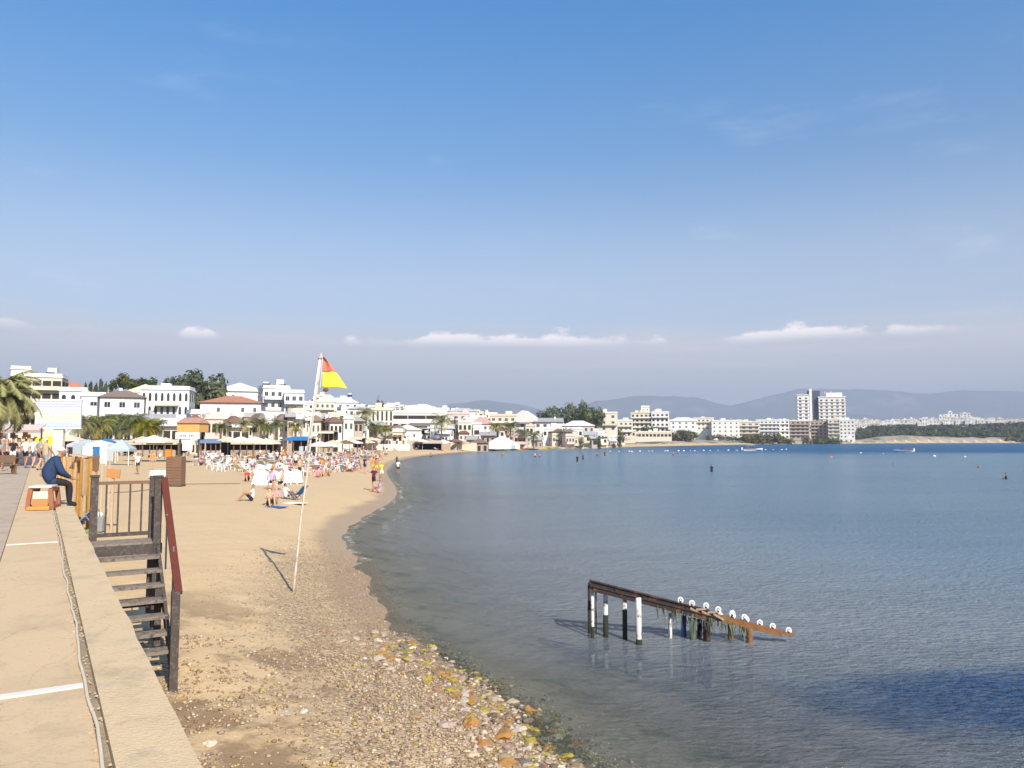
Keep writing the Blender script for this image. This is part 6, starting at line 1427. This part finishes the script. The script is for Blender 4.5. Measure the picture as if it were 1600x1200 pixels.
mats_l = [white_p, white_c, lblue_c, pink_c, lilac_c, cream_c]
tops = ['white','pink','skin','orange','white','lilac','black','skin','beige','skin','ltblue','beige','white','skin','red']; bots = ['black','navy','white','beige','maroon','jeans','grey']
def cname(m): return {'white_plastic':'white','white_canvas':'white','light_blue_cloth':'pale blue','pink_cloth':'pink','lilac_cloth':'lilac','cream_canvas':'cream'}[m.name]
cloths = {'skin':'bare chested','white':'white clad','pink':'pink clad','orange':'orange clad','red':'red clad','lilac':'lilac clad','black':'black clad','blue':'blue clad','beige':'beige clad','ltblue':'pale blue clad','yellow':'yellow clad'}
def crowd(n, x0, x1, y0, y1, where, pl=.4, pc=.35):
    for i in range(n):
        px = CR_.uniform(x0, x1); yy = CR_.random()**.8; py = y0+(y1-y0)*yy
        p = atg(px, py); 
        if sdist1(p.x, p.y) < 2.2: continue
        r_ = CR_.random()
        if r_ < pl:
            m = CR_.choice(mats_l); lounger(p.x, p.y, p.z, CR_.uniform(-.5,.9)+1.2, m, cname(m)+' sun lounger '+where, cname(m)+' loungers '+where)
            if CR_.random() < .35: a = CR_.choice(tops); person(p.x+.1, p.y, p.z+.33, 'lie', CR_.uniform(30,110), a, CR_.choice(bots), 'dark', cloths[a]+' sunbather lying '+where, CR_.randrange(3), group=cloths[a]+' sunbathers '+where)
        elif r_ < pl+pc:
            chair(p.x, p.y, p.z, CR_.uniform(0,6.28), 'white plastic chair '+where, 'white chairs '+where)
            if CR_.random() < .5: a = CR_.choice(tops); person(p.x+.35, p.y+.1, p.z, 'chair', CR_.uniform(0,360), a, CR_.choice(bots), CR_.choice(('dark','brown','blond')), cloths[a]+' person seated '+where, CR_.randrange(3), group=cloths[a]+' seated people '+where)
        else:
            a = CR_.choice(tops); ps = CR_.choice(('sand','lean','stand','walk','sand','chair','lean'))
            person(p.x, p.y, p.z, ps, CR_.uniform(0,360), a, CR_.choice(bots), CR_.choice(('dark','brown','blond')), cloths[a]+' '+{'sand':'person sitting on sand','lean':'person leaning back on sand','stand':'person standing','walk':'person walking','chair':'person crouching'}[ps]+' '+where, CR_.randrange(3), group=cloths[a]+' people '+where)
crowd(36, 306, 350, 710, 728, 'in the pink crowd left on the beach', .45, .3)
crowd(26, 340, 395, 706, 738, 'between the pink crowd and white heap')
crowd(70, 395, 476, 704, 746, 'behind the white heap left of the pole')
crowd(80, 484, 560, 706, 738, 'just right of the flag pole', .5, .25)
crowd(44, 540, 612, 703, 722, 'on the narrowing beach', .4, .2)
crowd(30, 600, 720, 699, 705, 'along the narrow far beach', .35, .15)
crowd(34, 120, 300, 703, 716, 'near the blue tents', .35, .25)
crowd(16, 880, 1000, 695, 699, 'on the small beach below the tree clump', .5, .1)
for px, py, po, fc, a, b, h_, lb in [(504,745,'sand',200,'skin','black','brown','tanned person sitting on the sand at the right end of the crowd'),(515,744,'sand',240,'beige','beige','brown','person in beige bent forward at the right end of the crowd'),(497,746,'lean',100,'pink','grey','dark','person in pale pink sprawled below the pole crowd'),(543,737,'lean',20,'orange','brown','dark','lone person lying on bare sand before the waterline walkers'),
    (570,740,'stand',60,'navy','navy','dark','dark clothed person standing at the water edge with spread elbows'),(583,739,'stand',90,'orange','yellow','brown','person in orange and yellow standing near the waterline'),(588,741,'stand',80,'skin','yellow','dark','bare chested child in yellow by the person in orange'),
    (584,768,'walk',250,'maroon','black','dark','person in a dark maroon top at the sand tip nearest the camera'),(593,770,'sand',200,'lilac','pink','brown','child in pink crouching in the swash beside the maroon top'),(596,752,'walk',300,'yellow','white','blond','child in pale yellow wading behind the maroon top'),
    (215,741,'walk',-80,'white','black','dark','person in a white shirt and black shorts walking alone on the left sand'),(238,735,'stand',-60,'orange','grey','dark','person in orange left of the brown booth'),(386,752,'sand',-60,'red','black','dark','person in red sitting left of the white sheets'),(468,750,'stand',160,'beige','black','dark','dark haired person standing right of the white sheets'),
    (462,735,'stand',90,'white','black','dark','person in white with a black bag standing over the crowd'),(441,722,'armsup',90,'orange','red','brown','person in orange raising an arm in the crowd')]:
    pground(px, py, po, fc, a, b, h_, lb, rnd.choice((0,1)))
# people in the sea
def wader(px, py, depth_, pose, face, top, bottom, label, s=1.0, group=None):
    p = atz(px, py, 0); return person(p.x, p.y, -depth_, pose, face, top, bottom, 'dark', label, rnd.choice((0,1,1)), s, group)
wader(622,739,.25,'stand',90,'white','black','person in white and black wading just off the beach tip')
wader(620,723,.6,'stand',70,'navy','navy','dark bather standing in shallow water beyond the wader in white')
wader(673,716,.5,'armsup',80,'skin','navy','bather with raised arm off the narrow beach')
wader(785,712,.7,'stand',80,'skin','red','lone bather off the white marquee')
wader(836,714,.7,'stand',100,'skin','black','left bather of the pair off the tree clump'); wader(843,714,.8,'stand',100,'skin','black','right bather of the pair off the tree clump')
wader(902,724,.45,'armsup',70,'black','black','dark bather with lifted arm nearest among those off the tree clump'); wader(911,718,.7,'stand',90,'navy','black','dark bather just behind the one with the lifted arm')
wader(933,713,.6,'stand',70,'skin','black','bather left of the dark one off the small beach'); wader(945,714,.5,'stand',90,'black','black','dark upright bather off the small beach')
wader(1052,712,.6,'stand',90,'skin','navy','bather standing before the buoy line'); wader(1112,737,.85,'armsup',40,'navy','black','dark bather raising an elbow in the open water')
wader(1299,715,1.15,'stand',90,'orange','black','bather with orange top below the tower hotel'); wader(1529,731,1.3,'stand',180,'skin','black','pale swimmer left of the dark diver'); wader(1572,749,1.05,'armsup',150,'black','black','dark swimmer lifting an arm at the right edge')
wader(1396,727,1.35,'stand',180,'skin','black','barely visible swimmer under the speedboat')
# buoys
mb = MB(); mb.ell((0,0,.04),(.28,.22,.2),0,10,6); BUOY = mb.mesh('buoy', white_p)
for i in range(30):
    px = 958+i*11.0+rnd.uniform(-5,5) if i < 26 else (1380,1460,1508,1345)[i-26]; py = np.interp(px, [958,1240,1600],[706,702.5,714])+rnd.uniform(-.3,.3)
    if i >= 26: py = (709,713,714,708)[i-26]
    p = atz(px, py, 0); o = new_obj('buoy', BUOY); o.location = tuple(p); o.rotation_euler = (0,0,rnd.uniform(0,3)); sc_ = rnd.uniform(.6,1.3); o.scale = (sc_,)*3
    tag(o, 'small white buoy in the line marking the bathing area', 'buoy', 'white buoys of the bathing line')
# boats
def boat(px, py, L_, label, rz, canopy=False):
    p = atz(px, py, 0); t = thing('motor_boat', label, 'boat', (p.x, p.y, 0), rz); secs = 9; V = []; F = []
    for i in range(secs):
        u = i/(secs-1); x = L_*(u-.5); b_ = L_*.17*(1-u**3.2)**.6+.01; zt_ = .55+.35*u*u; zk = -.25+.55*u**4
        V += [(x,-b_,zt_),(x,-b_*.75,.1*0+zk*.4+.05),(x,0,zk),(x,b_*.75,zk*.4+.05),(x,b_,zt_)]
    for i in range(secs-1):
        for k in range(4): a = i*5+k; F.append((a,a+5,a+6,a+1))
        F.append((i*5+4,(i+1)*5+4,(i+1)*5,i*5))
    F.append((0,1,2,3,4)); mb = MB(); mb.add(V,F); mb.build('hull', white_p, t)
    mb = MB(); mb.add([(L_*.02,-L_*.12,.7),(L_*.02,L_*.12,.7),(L_*.16,L_*.09,.72),(L_*.16,-L_*.09,.72),(L_*.0,-L_*.11,1.15),(L_*.0,L_*.11,1.15)],[(0,1,2,3),(3,2,5,4),(0,3,4),(1,5,2),(0,4,5,1)]); mb.build('windscreen', glass, t)
    mb = MB(); mb.box((-L_*.53,0,.65),(.4,.4,.9)); mb.build('outboard_motor', white_p, t, bevel=.08)
    mb = MB(); mb.box((0,0,.42),(L_*.85,L_*.345,.10)); mb.build('stripe', blue_c, t)
    for i in range(3):
        mb = MB(); mb.box((-L_*(.1+.13*i),0,.95),(.35,L_*.2,.35)); mb.build('seat', wood_m, t)
    if canopy:
        mb = MB(); mb.box((-L_*.15,0,1.9),(L_*.4,L_*.3,.08)); mb.build('canopy', cream_c, t)
        for sx in (-1,1):
            for sy in (-1,1): mb = MB(); mb.bar((-L_*.15+sx*L_*.18,sy*L_*.13,.5),(-L_*.15+sx*L_*.18,sy*L_*.13,1.9),.05,.05); mb.build('canopy_pole', metal_g, t)
boat(1411, 706.5, 5.4, 'white motor boat with seats moored alone on the dark blue water', R(150))
boat(1176, 704.5, 7.0, 'white motor boat with a cream canopy by the buoy line', R(10), True)
# pedalos and canoes drawn up below the town
for i, (px, py, m, lb) in enumerate([(800,704,lblue_c,'pale blue canoe on the shore below the white marquee'),(822,703.5,orange_c,'orange canoe on the shore'),(857,702,yellow_c,'yellow canoe drawn up below the tree clump'),(832,704,blue_c,'blue canoe near the orange canoe'),(870,702,white_p,'white canoe right of the yellow canoe'),(890,701.5,white_p,'white canoe farthest right below the tree clump'),(785,705,plain('green_hull',(.15,.4,.2)),'green canoe left of the pale blue one')]):
    p = atz(px, py-.8, .25); t = thing('canoe', lb, 'canoe', (p.x, p.y, .18), R(rnd.uniform(-15,15))); V = []; F = []
    for k in range(7):
        u = k/6; x = 4.4*(u-.5); b_ = .5*math.sin(math.pi*min(max(u,.02),.98))**.6; V += [(x,-b_,.5),(x,0,.02+.3*abs(2*u-1)**3),(x,b_,.5)]
    for k in range(6):
        for j in range(2): a = k*3+j; F.append((a,a+3,a+4,a+1))
        F.append((k*3+2,k*3+5,k*3+3,k*3))
    mb = MB(); mb.add(V,F); mb.build('hull', m, t); mb = MB(); mb.box((0,0,.53),(1.2,.5,.08)); mb.build('seat', black_p, t)
